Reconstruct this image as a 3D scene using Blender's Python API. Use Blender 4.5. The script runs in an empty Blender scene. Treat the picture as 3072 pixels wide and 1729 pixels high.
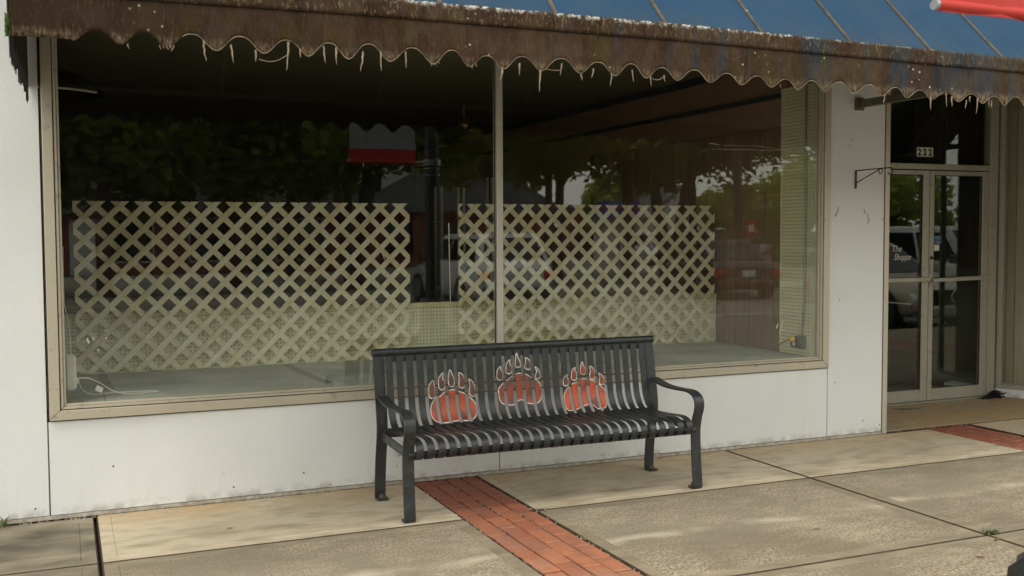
import bpy, bmesh, math, random
from math import sin, cos, pi, radians
from mathutils import Vector, Matrix, noise
random.seed(7)
SC = bpy.context.scene
COL = SC.collection

# ------------------------------------------------------------------ camera
cam_d = bpy.data.cameras.new('camera'); cam = bpy.data.objects.new('camera', cam_d); COL.objects.link(cam)
YAW, PIT, ROL = radians(23.33), radians(2.947), radians(-.276)
fw = Vector((sin(YAW)*cos(PIT), cos(YAW)*cos(PIT), -sin(PIT)))
rt = Vector((cos(YAW), -sin(YAW), 0)); up = rt.cross(fw)
r2 = rt*cos(ROL)+up*sin(ROL); u2 = -rt*sin(ROL)+up*cos(ROL)
m = Matrix((r2, u2, -fw)).transposed().to_4x4(); m.translation = (0, -5.766, 1.45)
cam.matrix_world = m
cam_d.sensor_width = 36; cam_d.lens = 36.5; cam_d.clip_start = .05; cam_d.clip_end = 900
cam_d.dof.use_dof = True; cam_d.dof.focus_distance = 6.3; cam_d.dof.aperture_fstop = 3.2
SC.camera = cam

# ------------------------------------------------------------------ sky, sun, exposure (bright overcast)
W = bpy.data.worlds.new('World'); SC.world = W; W.use_nodes = True
nt = W.node_tree; nt.nodes.clear()
sky = nt.nodes.new('ShaderNodeTexSky'); sky.sky_type = 'NISHITA'; sky.sun_disc = False
SUN_EL, SUN_AZ = radians(62), radians(232)          # azimuth measured clockwise from +Y
sky.sun_elevation = SUN_EL; sky.sun_rotation = SUN_AZ; sky.air_density = 1.2; sky.dust_density = 3.0
tc = nt.nodes.new('ShaderNodeTexCoord')
cl = nt.nodes.new('ShaderNodeTexNoise'); cl.inputs['Scale'].default_value = 3.2; cl.inputs['Detail'].default_value = 6
nt.links.new(tc.outputs['Generated'], cl.inputs['Vector'])
cr = nt.nodes.new('ShaderNodeValToRGB')
cr.color_ramp.elements[0].position = .3; cr.color_ramp.elements[0].color = (9.9, 9.8, 9.3, 1)
cr.color_ramp.elements[1].position = .75; cr.color_ramp.elements[1].color = (13.8, 13.2, 11.7, 1)
nt.links.new(cl.outputs['Fac'], cr.inputs['Fac'])
mx = nt.nodes.new('ShaderNodeMix'); mx.data_type = 'RGBA'; mx.inputs['Factor'].default_value = .88
nt.links.new(sky.outputs['Color'], mx.inputs['A']); nt.links.new(cr.outputs['Color'], mx.inputs['B'])
bg = nt.nodes.new('ShaderNodeBackground'); bg.inputs['Strength'].default_value = .125
nt.links.new(mx.outputs['Result'], bg.inputs['Color'])
wo = nt.nodes.new('ShaderNodeOutputWorld'); nt.links.new(bg.outputs['Background'], wo.inputs['Surface'])
sd = bpy.data.lights.new('sun', 'SUN'); sun = bpy.data.objects.new('sun', sd); COL.objects.link(sun)
sd.energy = .9; sd.angle = radians(18); sd.color = (1, .955, .88)
sdir = Vector((sin(SUN_AZ)*cos(SUN_EL), cos(SUN_AZ)*cos(SUN_EL), sin(SUN_EL)))
sun.rotation_euler = (-sdir).to_track_quat('-Z', 'Y').to_euler(); sun.location = sdir*40
SC.view_settings.view_transform = 'Standard'; SC.view_settings.look = 'None'
SC.view_settings.exposure = .70; SC.view_settings.gamma = 1
SC.render.engine = 'CYCLES'
SC.cycles.max_bounces = 10; SC.cycles.transparent_max_bounces = 24; SC.cycles.diffuse_bounces = 4
SC.cycles.sample_clamp_indirect = 6

# ------------------------------------------------------------------ helpers
def tag(o, label=None, cat=None, group=None, kind=None):
    if label: o['label'] = label
    if cat: o['category'] = cat
    if group: o['group'] = group
    if kind: o['kind'] = kind
    return o
def empty(name, loc=(0, 0, 0), label=None, cat=None, group=None, kind=None, rz=0):
    o = bpy.data.objects.new(name, None); COL.objects.link(o); o.location = loc; o.rotation_euler = (0, 0, rz)
    o.empty_display_size = .1
    return tag(o, label, cat, group, kind)
def link(name, me, parent=None, loc=(0, 0, 0), rot=(0, 0, 0)):
    o = bpy.data.objects.new(name, me); COL.objects.link(o); o.location = loc; o.rotation_euler = rot
    if parent: o.parent = parent
    return o
class MB:
    def __init__(s): s.v = []; s.f = []; s.m = []; s.sm = []
    def add(s, vs, fs, mi=0, smooth=False):
        b = len(s.v); s.v += [tuple(v) for v in vs]; s.f += [tuple(i+b for i in f) for f in fs]
        s.m += [mi]*len(fs); s.sm += [smooth]*len(fs); return s
    def box(s, x0, x1, y0, y1, z0, z1, mi=0):
        return s.add([(x0, y0, z0), (x1, y0, z0), (x1, y1, z0), (x0, y1, z0), (x0, y0, z1), (x1, y0, z1), (x1, y1, z1), (x0, y1, z1)],
                     [(0, 3, 2, 1), (4, 5, 6, 7), (0, 1, 5, 4), (1, 2, 6, 5), (2, 3, 7, 6), (3, 0, 4, 7)], mi)
    def tube(s, pts, r, n=10, mi=0, caps=True):
        pts = [Vector(p) for p in pts]; k = len(pts)
        rs = r if isinstance(r, (list, tuple)) else [r]*k
        vs = []; ref = None
        for i, p in enumerate(pts):
            t = (pts[min(i+1, k-1)]-pts[max(i-1, 0)]).normalized()
            if ref is None: ref = Vector((0, 0, 1)) if abs(t.z) < .9 else Vector((1, 0, 0))
            a = (ref-t*ref.dot(t)).normalized(); b = t.cross(a); ref = a
            for j in range(n):
                q = 2*pi*j/n; vs.append(p+(a*cos(q)+b*sin(q))*rs[i])
        fs = [(i*n+j, i*n+(j+1) % n, (i+1)*n+(j+1) % n, (i+1)*n+j) for i in range(k-1) for j in range(n)]
        s.add(vs, fs, mi, True)
        if caps: s.add(vs[:n], [tuple(range(n))[::-1]], mi); s.add(vs[-n:], [tuple(range(n))], mi)
        return s
    def ribbon(s, prof, x0, x1, th, mi=0):            # strap: profile in (y,z), width along x, thickness th
        k = len(prof); P = [Vector((0, a, b)) for a, b in prof]; vs = []
        for i, p in enumerate(P):
            t = (P[min(i+1, k-1)]-P[max(i-1, 0)]).normalized(); n = Vector((0, -t.z, t.y))*th/2
            for x in (x0, x1):
                for q in (p+n, p-n): vs.append((x, q.y, q.z))
        fs = []
        for i in range(k-1):
            a = i*4; b = a+4
            fs += [(a, b, b+2, a+2), (a+1, a+3, b+3, b+1), (a, a+1, b+1, b), (a+2, b+2, b+3, a+3)]
        fs += [(0, 2, 3, 1), (4*k-4, 4*k-3, 4*k-1, 4*k-2)]
        return s.add(vs, fs, mi)
    def prism(s, poly, axis, a0, a1, mi=0):            # extrude 2D polygon along axis 0/1/2
        n = len(poly)
        def V(p, a):
            if axis == 0: return (a, p[0], p[1])
            if axis == 1: return (p[0], a, p[1])
            return (p[0], p[1], a)
        vs = [V(p, a0) for p in poly]+[V(p, a1) for p in poly]
        fs = [tuple(range(n)), tuple(range(2*n-1, n-1, -1))]+[(i, i+n, (i+1) % n+n, (i+1) % n) for i in range(n)]
        return s.add(vs, fs, mi)
    def mesh(s, name, mats, bevel=0, seg=1):
        me = bpy.data.meshes.new(name); me.from_pydata(s.v, [], s.f)
        for mt in (mats if isinstance(mats, (list, tuple)) else [mats]): me.materials.append(mt)
        me.polygons.foreach_set('material_index', s.m); me.polygons.foreach_set('use_smooth', s.sm)
        bm = bmesh.new(); bm.from_mesh(me)
        bmesh.ops.recalc_face_normals(bm, faces=bm.faces)
        if bevel:
            es = [e for e in bm.edges if len(e.link_faces) == 2 and e.calc_face_angle(0) > .6]
            bmesh.ops.bevel(bm, geom=es, offset=bevel, segments=seg, affect='EDGES', clamp_overlap=True)
        bm.to_mesh(me); bm.free(); me.update()
        return me
    def build(s, name, mats, parent=None, bevel=0, seg=1, **k):
        return link(name, s.mesh(name, mats, bevel, seg), parent, **k)

# ------------------------------------------------------------------ material helpers
class NT:
    def __init__(s, name):
        s.mat = bpy.data.materials.new(name); s.mat.use_nodes = True; s.t = s.mat.node_tree
        s.p = s.t.nodes['Principled BSDF']; s.out = s.t.nodes['Material Output']
    def n(s, typ, **kw):
        nd = s.t.nodes.new(typ)
        for k, v in kw.items():
            if k.startswith('i_'): nd.inputs[k[2:].replace('_', ' ')].default_value = v
            else: setattr(nd, k, v)
        return nd
    def l(s, a, b): s.t.links.new(a, b); return s
    def pos(s, scale=(1, 1, 1), world=False):
        o = s.n('ShaderNodeNewGeometry').outputs['Position'] if world else s.n('ShaderNodeTexCoord').outputs['Object']
        mp = s.n('ShaderNodeMapping'); mp.inputs['Scale'].default_value = scale; s.l(o, mp.inputs['Vector']); return mp.outputs['Vector']
    def noise(s, sc, det=4, stretch=(1, 1, 1), world=False, rough=.55, dist=0):
        nd = s.n('ShaderNodeTexNoise'); nd.inputs['Scale'].default_value = sc; nd.inputs['Detail'].default_value = det
        nd.inputs['Roughness'].default_value = rough; nd.inputs['Distortion'].default_value = dist
        s.l(s.pos(stretch, world), nd.inputs['Vector']); return nd.outputs['Fac']
    def ramp(s, fac, stops, interp='LINEAR'):
        nd = s.n('ShaderNodeValToRGB'); r = nd.color_ramp; r.interpolation = interp
        while len(r.elements) < len(stops): r.elements.new(.5)
        for e, (p, c) in zip(r.elements, stops):
            e.position = p; e.color = (c, c, c, 1) if isinstance(c, (int, float)) else (*c, 1)
        s.l(fac, nd.inputs['Fac']); return nd.outputs['Color']
    def mix(s, fac, a, b, mode='MIX'):
        nd = s.n('ShaderNodeMix'); nd.data_type = 'RGBA'; nd.blend_type = mode
        for key, v in (('Factor', fac), ('A', a), ('B', b)):
            if isinstance(v, (int, float)): nd.inputs[key].default_value = v if key == 'Factor' else (v, v, v, 1)
            elif isinstance(v, tuple): nd.inputs[key].default_value = (*v, 1)
            else: s.l(v, nd.inputs[key])
        return nd.outputs['Result']
    def math(s, op, a, b=0, c=None, clamp=False):
        nd = s.n('ShaderNodeMath', operation=op); nd.use_clamp = clamp
        for i, v in enumerate((a, b, c)):
            if v is None: continue
            if isinstance(v, (int, float)): nd.inputs[i].default_value = v
            else: s.l(v, nd.inputs[i])
        return nd.outputs[0]
    def xyz(s, world=True):
        sp = s.n('ShaderNodeSeparateXYZ')
        s.l(s.n('ShaderNodeNewGeometry').outputs['Position'] if world else s.n('ShaderNodeTexCoord').outputs['Object'], sp.inputs[0]); return sp.outputs
    def col(s, c):
        if isinstance(c, tuple): s.p.inputs['Base Color'].default_value = (*c, 1)
        else: s.l(c, s.p.inputs['Base Color'])
        return s
    def rough(s, r):
        if isinstance(r, (int, float)): s.p.inputs['Roughness'].default_value = r
        else: s.l(r, s.p.inputs['Roughness'])
        return s
    def bump(s, h, st=.3, dist=.002):
        b = s.n('ShaderNodeBump'); b.inputs['Strength'].default_value = st; b.inputs['Distance'].default_value = dist
        s.l(h, b.inputs['Height']); s.l(b.outputs['Normal'], s.p.inputs['Normal']); return s
    def set(s, k, v): s.p.inputs[k].default_value = v; return s
def simple(name, c, rough=.6, var=.15, sc=8, metal=0, bump=0, bsc=60, world=False, stretch=(1, 1, 1)):
    t = NT(name); f = t.noise(sc, 5, stretch, world)
    lo = tuple(max(0, x*(1-var)) for x in c); hi = tuple(x*(1+var) for x in c)
    t.col(t.ramp(f, [(.3, lo), (.7, hi)])).rough(rough).set('Metallic', metal)
    if bump: t.bump(t.noise(bsc, 3, world=world), bump)
    return t.mat
def s2l(*c): return tuple(((x/255)/12.92 if x/255 <= .04045 else ((x/255+.055)/1.055)**2.4) for x in c)

# ------------------------------------------------------------------ materials
def m_wall():
    t = NT('white_aggregate_panel'); x, y, z = t.xyz()
    big = t.noise(1.3, 5, world=True); grain = t.noise(210, 3, world=True, rough=.7); sp = t.noise(34, 2, world=True, rough=.8)
    c = t.mix(t.ramp(big, [(.3, 0), (.75, 1)]), (.77, .79, .78), (.69, .71, .70))
    c = t.mix(t.ramp(grain, [(.38, .65), (.60, 0)]), c, (.54, .56, .55))
    st = t.noise(5, 6, (6, 1, .5), world=True)
    c = t.mix(t.ramp(t.noise(2.2, 6, (2.2, 1, .25), world=True), [(.55, 0), (.8, .3)]), c, (.60, .59, .52))
    lowz = t.math('MULTIPLY', t.ramp(z, [(0, 1), (.30, 0)]), t.ramp(st, [(.45, 0), (.8, .22)]))
    c = t.mix(lowz, c, (.50, .46, .36))
    low2 = t.math('MULTIPLY', t.ramp(z, [(0, 1), (.07, 0)]), t.ramp(t.noise(14, 5, world=True), [(.42, 0), (.62, .8)]))
    c = t.mix(low2, c, (.22, .17, .11))
    c = t.mix(t.ramp(sp, [(.80, 0), (.84, .8)]), c, (.12, .09, .06))
    t.col(c).rough(.78).bump(grain, .55, .004); return t.mat
def m_frame(name='tan_anodised_aluminium', base=(.50, .46, .36), dark=(.20, .14, .09)):
    t = NT(name); a = t.noise(3, 6, (1, 1, .3), world=True); b = t.noise(22, 5, world=True)
    c = t.mix(t.ramp(a, [(.35, 0), (.7, .6)]), base, tuple(v*.8 for v in base))
    c = t.mix(t.ramp(b, [(.60, 0), (.75, .55)]), c, dark)
    t.col(c).rough(.42).set('Metallic', .25); t.bump(b, .06); return t.mat
def m_concrete(kind):
    t = NT('concrete_'+kind); x, y, z = t.xyz()
    fine = t.noise(85, 4, (1, .6, 1), world=True, rough=.8); med = t.noise(9, 6, (.6, 1.5, 1), world=True); big = t.noise(1.5, 5, world=True, dist=.4)
    if kind == 'smooth':
        c = t.mix(t.ramp(big, [(.3, 0), (.72, 1)]), (.38, .32, .215), (.52, .45, .33))
        c = t.mix(t.ramp(med, [(.46, 0), (.70, .6)]), c, (.23, .185, .12))
        near = t.math('MULTIPLY', t.ramp(y, [(0, 0), (1, 1)]), 1)
        edge = t.ramp(t.math('ADD', y, 1), [(.62, 0), (.98, 1)])      # orange run-off stain beside the wall
        c = t.mix(t.math('MULTIPLY', edge, t.ramp(t.noise(2.4, 5, (1, .3, 1), world=True), [(.38, .1), (.65, .75)])), c, (.42, .27, .11))
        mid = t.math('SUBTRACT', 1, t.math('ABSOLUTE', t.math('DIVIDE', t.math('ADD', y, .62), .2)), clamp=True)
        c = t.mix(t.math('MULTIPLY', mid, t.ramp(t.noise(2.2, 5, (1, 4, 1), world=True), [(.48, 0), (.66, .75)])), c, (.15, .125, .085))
        c = t.mix(t.ramp(fine, [(.35, .25), (.6, 0)]), c, (.24, .20, .14))
        t.col(c).rough(.8).bump(fine, .25)
    elif kind == 'coarse':
        c = t.mix(t.ramp(fine, [(.40, 0), (.60, 1)]), (.085, .066, .042), (.43, .355, .25))
        c = t.mix(t.ramp(med, [(.35, .6), (.6, 0)]), c, (.15, .118, .075))
        c = t.mix(t.ramp(t.noise(3.2, 7, (.7, 1.3, 1), world=True, rough=.7), [(.5, 0), (.66, .45)]), c, (.36, .315, .225))
        c = t.mix(t.ramp(big, [(.40, .7), (.58, 0)]), c, (.14, .112, .072))
        # pale line worn by the drip of the awning above
        d = t.math('ADD', t.math('ADD', y, 1.50), t.math('MULTIPLY', t.math('SUBTRACT', t.noise(2.5, 3, world=True), .5), .22))
        band = t.math('SUBTRACT', 1, t.math('DIVIDE', t.math('ABSOLUTE', d), .07), clamp=True)
        part = t.ramp(t.noise(2.6, 4, (1, .2, 1), world=True), [(.42, .1), (.58, 1)])
        c = t.mix(t.math('MULTIPLY', t.math('MULTIPLY', band, part), .75), c, (.50, .45, .34))
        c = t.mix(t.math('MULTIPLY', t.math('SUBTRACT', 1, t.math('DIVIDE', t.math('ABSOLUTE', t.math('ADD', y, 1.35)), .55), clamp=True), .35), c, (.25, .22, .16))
        t.col(c).rough(.85).bump(fine, .6, .004)
    elif kind == 'tooled':
        c = t.mix(t.ramp(med, [(.35, 0), (.7, 1)]), (.16, .13, .085), (.28, .23, .155))
        t.col(t.mix(t.ramp(big, [(.4, .5), (.6, 0)]), c, (.17, .15, .10))).rough(.75).bump(fine, .15)
    elif kind == 'dirty':
        c = t.mix(t.ramp(t.noise(3, 6, (.7, 1.6, 1), world=True), [(.35, 0), (.65, 1)]), (.06, .05, .032), (.27, .235, .16))
        t.col(t.mix(t.ramp(fine, [(.4, .3), (.6, 0)]), c, (.12, .1, .07))).rough(.8).bump(fine, .3)
    elif kind == 'entry':
        c = t.mix(t.ramp(big, [(.35, 0), (.65, 1)]), (.34, .22, .105), (.29, .23, .14))
        c = t.mix(t.ramp(med, [(.55, 0), (.72, .8)]), c, (.15, .11, .07))
        c = t.mix(t.ramp(t.noise(6, 6, world=True, dist=.5), [(.66, 0), (.7, .6)]), c, (.5, .46, .38))
        t.col(c).rough(.7).bump(fine, .15)
    return t.mat
def m_brick():
    t = NT('red_paver'); oi = t.n('ShaderNodeObjectInfo').outputs['Random']
    x, y, z = t.xyz()
    c = t.ramp(oi, [(0, (.35, .120, .050)), (.4, (.41, .150, .062)), (.75, (.46, .180, .078)), (1, (.29, .098, .045))])
    c = t.mix(t.ramp(t.noise(9, 6, world=True, rough=.7), [(.45, 0), (.68, .8)]), c, (.155, .085, .062))
    c = t.mix(t.ramp(t.noise(3, 6, world=True, rough=.7), [(.48, 0), (.7, .45)]), c, (.30, .23, .17))
    c = t.mix(t.ramp(t.noise(60, 3, world=True), [(.4, .25), (.7, 0)]), c, (.16, .08, .06))
    wallward = t.ramp(t.math('DIVIDE', t.math('ADD', y, 2.2), 2.2), [(.1, 0), (.6, .45), (.95, .75)])  # bricks turn darker red towards the wall
    c = t.mix(wallward, c, (.20, .048, .026))
    t.col(c).rough(.75).bump(t.noise(120, 3, world=True), .35, .003); return t.mat
def m_valance(light=False):
    t = NT('stained_awning_canvas' + ('_lichen' if light else '')); x, y, z = t.xyz()
    s1 = t.noise(5.5, 6, (1, 1, .10), world=True, rough=.65); s2 = t.noise(16, 6, (1, 1, .12), world=True, rough=.75); g = t.noise(90, 3, (1, 1, .3), world=True, rough=.8)
    blue = t.mix(t.ramp(s2, [(.35, 0), (.7, 1)]), (.018, .034, .052), (.038, .050, .054))
    brown = t.mix(t.ramp(s2, [(.3, 0), (.7, 1)]), (.024, .012, .006), (.066, .038, .023))
    xb = t.ramp(t.math('DIVIDE', t.math('ADD', x, .2), 6.0), [(0, .32), (.45, .10), (.7, -.0), (1, .0)])
    fac = t.ramp(t.math('ADD', s1, xb), [(.42, 0), (.56, 1)])
    c = t.mix(fac, blue, brown)
    alg = t.ramp(t.noise(4.2, 7, (1.3, 1, .5), world=True, rough=.7), [(.50, 0), (.66, .7)])
    c = t.mix(alg, c, (.052, .046, .010))
    c = t.mix(t.ramp(t.noise(7, 7, (1, 1, .8), world=True, rough=.75), [(.46, 0), (.66, .6)]), c, (.085, .062, .043))
    left = t.ramp(t.math('DIVIDE', t.math('ADD', x, .2), 1.8), [(0, .8), (1, 0)])
    c = t.mix(left, c, (.018, .011, .006))  # left end darker: grime plus lens falloff put into the colour
    c = t.mix(t.ramp(g, [(.54, 0), (.72, .8 if light else .4)]), c, (.21, .175, .10) if light else (.125, .09, .055))
    spots = t.n('ShaderNodeTexVoronoi'); spots.inputs['Scale'].default_value = 26; t.l(t.pos((1, 1, 1), True), spots.inputs['Vector'])
    sp = t.math('MULTIPLY', t.ramp(spots.outputs['Distance'], [(.10, 1), (.17, 0)]), t.ramp(t.noise(2.2, 4, world=True), [(.52, 0), (.62, 1)]))
    c = t.mix(sp, c, (.55, .52, .43))
    edge = t.ramp(t.math('ADD', t.math('SUBTRACT', z, 2.0), t.math('MULTIPLY', t.noise(40, 3, world=True), .012)), [(.19, .7), (.245, 0)])
    if not light: c = t.mix(t.math('MULTIPLY', edge, t.ramp(g, [(.4, 0), (.6, 1)])), c, (.33, .25, .16))
    else:
        top = t.ramp(t.math('ADD', t.math('SUBTRACT', z, 2.0), t.math('MULTIPLY', t.noise(55, 3, world=True), .03)), [(.449, 0), (.470, 1)])
        top = t.math('MULTIPLY', top, t.ramp(t.noise(26, 4, world=True, rough=.8), [(.48, 0), (.58, .8)]))
        c = t.mix(top, c, (.60, .60, .55))
    t.col(c).rough(.95).set('Specular IOR Level', .12).bump(g, .8, .006); return t.mat
def m_canvas():
    t = NT('blue_awning_canvas'); big = t.noise(1.6, 5, world=True)
    c = t.mix(t.ramp(big, [(.3, 0), (.7, 1)]), (.013, .043, .085), (.018, .052, .098))
    c = t.mix(t.ramp(t.noise(6, 5, (3, .4, .4), world=True), [(.55, 0), (.8, .35)]), c, (.035, .055, .07))
    x, y, z = t.xyz(); c = t.mix(t.math('MULTIPLY', t.ramp(t.math('SUBTRACT', z, 2.35), [(.05, .8), (.22, 0)]), t.ramp(t.noise(9, 6, (1.5, .5, .5), world=True, rough=.7), [(.4, 0), (.65, .8)])), c, (.045, .055, .05))
    c = t.mix(t.ramp(t.noise(3.5, 6, (1, .6, .6), world=True, rough=.7), [(.45, 0), (.75, .5)]), c, (.035, .055, .08))
    sp = t.noise(48, 2, world=True, rough=.8); c = t.mix(t.ramp(sp, [(.76, 0), (.83, .7)]), c, (.5, .5, .45))
    t.col(c).rough(.9).set('Specular IOR Level', .1); t.bump(t.noise(2.2, 4, world=True), .5, .03); return t.mat
def m_seam():
    t = NT('mossy_seam'); c = t.mix(t.ramp(t.noise(14, 5, (.3, 1, 1), world=True), [(.35, 0), (.65, 1)]), (.035, .03, .02), (.085, .068, .042))
    c = t.mix(t.ramp(t.noise(16, 3, world=True), [(.66, 0), (.70, .9)]), c, (.6, .6, .55)); t.col(c).rough(.9).bump(t.noise(80, 3, world=True), .6); return t.mat
def m_bench(painted=False):
    t = NT('black_powder_coat' + ('_painted' if painted else '')); at = t.n('ShaderNodeAttribute'); at.attribute_name = 'paint'
    w = t.noise(16, 6); base = t.mix(t.ramp(w, [(.3, 0), (.75, 1)]), (.017, .020, .022), (.036, .040, .041))
    base = t.mix(t.ramp(t.noise(30, 5, rough=.8), [(.56, 0), (.68, .7)]), base, (.070, .072, .070))
    # worn paint: grey shows through where the orange has rubbed off
    f = t.math('MULTIPLY', at.outputs['Alpha'], t.ramp(t.noise(22, 5, (1, 1, .5)), [(.30, .35), (.5, 1)]))
    t.col(t.mix(f, base, at.outputs['Color']) if painted else base).rough(t.ramp(w, [(.3, .30), (.7, .50)])); t.bump(t.noise(140, 2), .05); return t.mat
def m_glass(name='window_glass', f0=.044, dust=.005, tint=(.975, .985, .965)):
    t = NT(name); t.t.nodes.remove(t.p)
    tr = t.n('ShaderNodeBsdfTransparent'); tr.inputs['Color'].default_value = (*tint, 1)
    gl = t.n('ShaderNodeBsdfGlossy'); gl.inputs['Roughness'].default_value = 0; gl.inputs['Color'].default_value = (.96, 1, .97, 1)
    di = t.n('ShaderNodeBsdfDiffuse'); di.inputs['Color'].default_value = (.55, .53, .45, 1)
    lw = t.n('ShaderNodeLayerWeight'); lw.inputs['Blend'].default_value = .5
    p5 = t.math('POWER', lw.outputs['Facing'], 5); F = t.math('MULTIPLY_ADD', p5, 1-f0, f0, clamp=True)
    m1 = t.n('ShaderNodeMixShader'); t.l(F, m1.inputs[0]); t.l(tr.outputs[0], m1.inputs[1]); t.l(gl.outputs[0], m1.inputs[2])
    d = t.ramp(t.noise(5, 6, (5, 5, .6), world=True), [(.45, dust*.5), (.8, dust*2.2)])
    sc = t.ramp(t.noise(60, 2, (1, 1, .35), world=True, rough=.9), [(.815, 0), (.83, .35)])
    m2 = t.n('ShaderNodeMixShader'); t.l(t.math('MAXIMUM', d, sc), m2.inputs[0]); t.l(m1.outputs[0], m2.inputs[1]); t.l(di.outputs[0], m2.inputs[2])
    t.l(m2.outputs[0], t.out.inputs['Surface'])
    wv = t.n('ShaderNodeBump'); wv.inputs['Strength'].default_value = .012; wv.inputs['Distance'].default_value = .02
    t.l(t.noise(1.4, 2, world=True), wv.inputs['Height']); t.l(wv.outputs['Normal'], gl.inputs['Normal'])
    return t.mat
def m_peg(axis='xz'):
    t = NT('pegboard_'+axis); x, y, z = t.xyz(); a = x if axis == 'xz' else y
    S = .0254
    fa = t.math('SUBTRACT', t.math('FRACT', t.math('DIVIDE', a, S)), .5); fz = t.math('SUBTRACT', t.math('FRACT', t.math('DIVIDE', z, S)), .5)
    r = t.math('SQRT', t.math('ADD', t.math('MULTIPLY', fa, fa), t.math('MULTIPLY', fz, fz)))
    hole = t.ramp(r, [(.125, 1), (.16, 0)] if axis == 'xz' else [(.15, 1), (.19, 0)])
    base = t.mix(t.ramp(t.noise(3, 5, world=True), [(.3, 0), (.7, 1)]), (.74, .70, .47), (.82, .79, .58))
    t.col(t.mix(hole, base, (.03, .028, .02))).rough(.6); return t.mat
def m_wood(name, a, b, st=(1, 8, .5), rough=.55):
    t = NT(name); oi = t.n('ShaderNodeObjectInfo').outputs['Random']
    c = t.mix(t.ramp(t.noise(10, 6, st, world=True, dist=.3), [(.3, 0), (.7, 1)]), a, b)
    c = t.mix(t.math('MULTIPLY', oi, .4), c, tuple(v*.7 for v in a)); t.col(c).rough(rough); return t.mat
def m_leaf(name, a, b, sc=.9):
    t = NT(name); c = t.mix(t.ramp(t.noise(sc, 4, world=True), [(.35, 0), (.65, 1)]), a, b)
    c = t.mix(t.ramp(t.noise(11, 2, world=True), [(.3, .5), (.7, 0)]), c, tuple(v*.5 for v in a))
    t.col(c).rough(.55)
    tl = t.n('ShaderNodeBsdfTranslucent'); t.l(c, tl.inputs['Color']); ms = t.n('ShaderNodeMixShader'); ms.inputs[0].default_value = .5
    t.l(t.p.outputs[0], ms.inputs[1]); t.l(tl.outputs[0], ms.inputs[2]); t.l(ms.outputs[0], t.out.inputs['Surface']); return t.mat
def m_floor():
    t = NT('grey_painted_platform'); c = t.mix(t.ramp(t.noise(2.5, 6, world=True), [(.35, 0), (.68, 1)]), (.40, .43, .40), (.60, .63, .58))
    c = t.mix(t.ramp(t.noise(30, 4, world=True), [(.70, 0), (.73, .8)]), c, (.55, .54, .45))
    x, y, z = t.xyz(); c = t.mix(t.math('MULTIPLY', t.ramp(y, [(.10, 1), (.24, 0)]), t.ramp(t.noise(16, 4, (1, 3, 1), world=True), [(.4, .2), (.62, .9)])), c, (.55, .55, .46))
    t.col(c).rough(.65).bump(t.noise(30, 4, world=True), .2); return t.mat

M_WALL = m_wall(); M_FRAME = m_frame(); M_MULL = m_frame('pale_mullion_aluminium', (.56, .54, .46), (.3, .26, .2)); M_FRAME2 = m_frame('aged_door_aluminium', (.36, .345, .27), (.15, .11, .07))
M_DARKLINE = simple('shadow_gap_seal', (.035, .022, .016), .7, .3, 20)  # near-black colour stands in for shadow gaps; seals and beads share it
M_SMOOTH, M_COARSE, M_TOOL, M_DIRTY, M_ENTRY = (m_concrete(k) for k in ('smooth', 'coarse', 'tooled', 'dirty', 'entry'))
M_JOINT = simple('joint_dirt', (.050, .030, .018), .95, .4, 30, bump=.6, world=True)
M_BRICK = m_brick(); M_VAL = m_valance(); M_BAND = m_valance(True); M_CANVAS = m_canvas(); M_SEAM = m_seam()
M_BENCH = m_bench(); M_BENCHP = m_bench(True); M_GLASS = m_glass(); M_DGLASS = m_glass('door_glass', .036, .002)
M_PEG = m_peg(); M_PEGY = m_peg('yz'); M_PLAT = m_floor()
def m_latt():
    t = NT('cream_lattice_plastic'); oi = t.n('ShaderNodeObjectInfo').outputs['Random']
    c = t.ramp(oi, [(0, (.78, .70, .46)), (.5, (.86, .80, .58)), (1, (.90, .86, .68))])
    c = t.mix(t.ramp(t.noise(4, 6, world=True, rough=.7), [(.48, 0), (.75, .55)]), c, (.50, .40, .24))
    c = t.mix(t.ramp(t.noise(45, 3, world=True), [(.66, 0), (.72, .5)]), c, (.35, .30, .2)); t.col(c).rough(.5); return t.mat
M_LATT = m_latt()
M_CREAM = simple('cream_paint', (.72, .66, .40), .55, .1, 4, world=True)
M_PALE = simple('pale_painted_board', (.68, .68, .52), .55, .1, 4, world=True)
M_PANEL = m_wood('brown_wood_panelling', (.20, .12, .07), (.34, .225, .14), (8, 8, .4))
M_PANEL2 = m_wood('faded_wood_panelling', (.34, .30, .19), (.48, .42, .28), (8, 8, .4))
M_GROOVE = simple('groove_black', (.01, .008, .006), .8)
M_BROWNWALL = simple('brown_painted_wall', (.34, .20, .14), .6, .12, 2, world=True)
M_CEIL = simple('dim_ceiling', (.20, .19, .12), .8, .1, 3, world=True)
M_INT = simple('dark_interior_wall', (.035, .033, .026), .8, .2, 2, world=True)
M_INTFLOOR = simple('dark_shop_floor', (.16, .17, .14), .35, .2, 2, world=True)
M_BLACK = simple('black_metal', (.012, .013, .013), .45, .3, 12)
M_DKGREY = simple('dark_grey_paint', (.05, .055, .055), .5, .15)
M_WHITE = simple('white_plastic', (.62, .62, .54), .45, .08)
M_CORD = simple('white_cord', (.60, .60, .52), .5, .06)
M_YELLOW = simple('yellow_plug', (.70, .42, .04), .45, .1)
M_STEEL = simple('galvanised_conduit', (.30, .33, .34), .35, .2, 30, metal=.6)
M_BOXGREY = simple('grey_outlet_box', (.16, .19, .18), .5, .2, 20, metal=.2)
M_FRAY = simple('frayed_thread', (.28, .225, .15), .9, .3, 60)
M_RAFTER = simple('awning_pipe', (.16, .16, .14), .55, .25, 8)
M_RED = simple('red_banner_cloth', (.46, .028, .018), .7, .1, 5)
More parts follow.
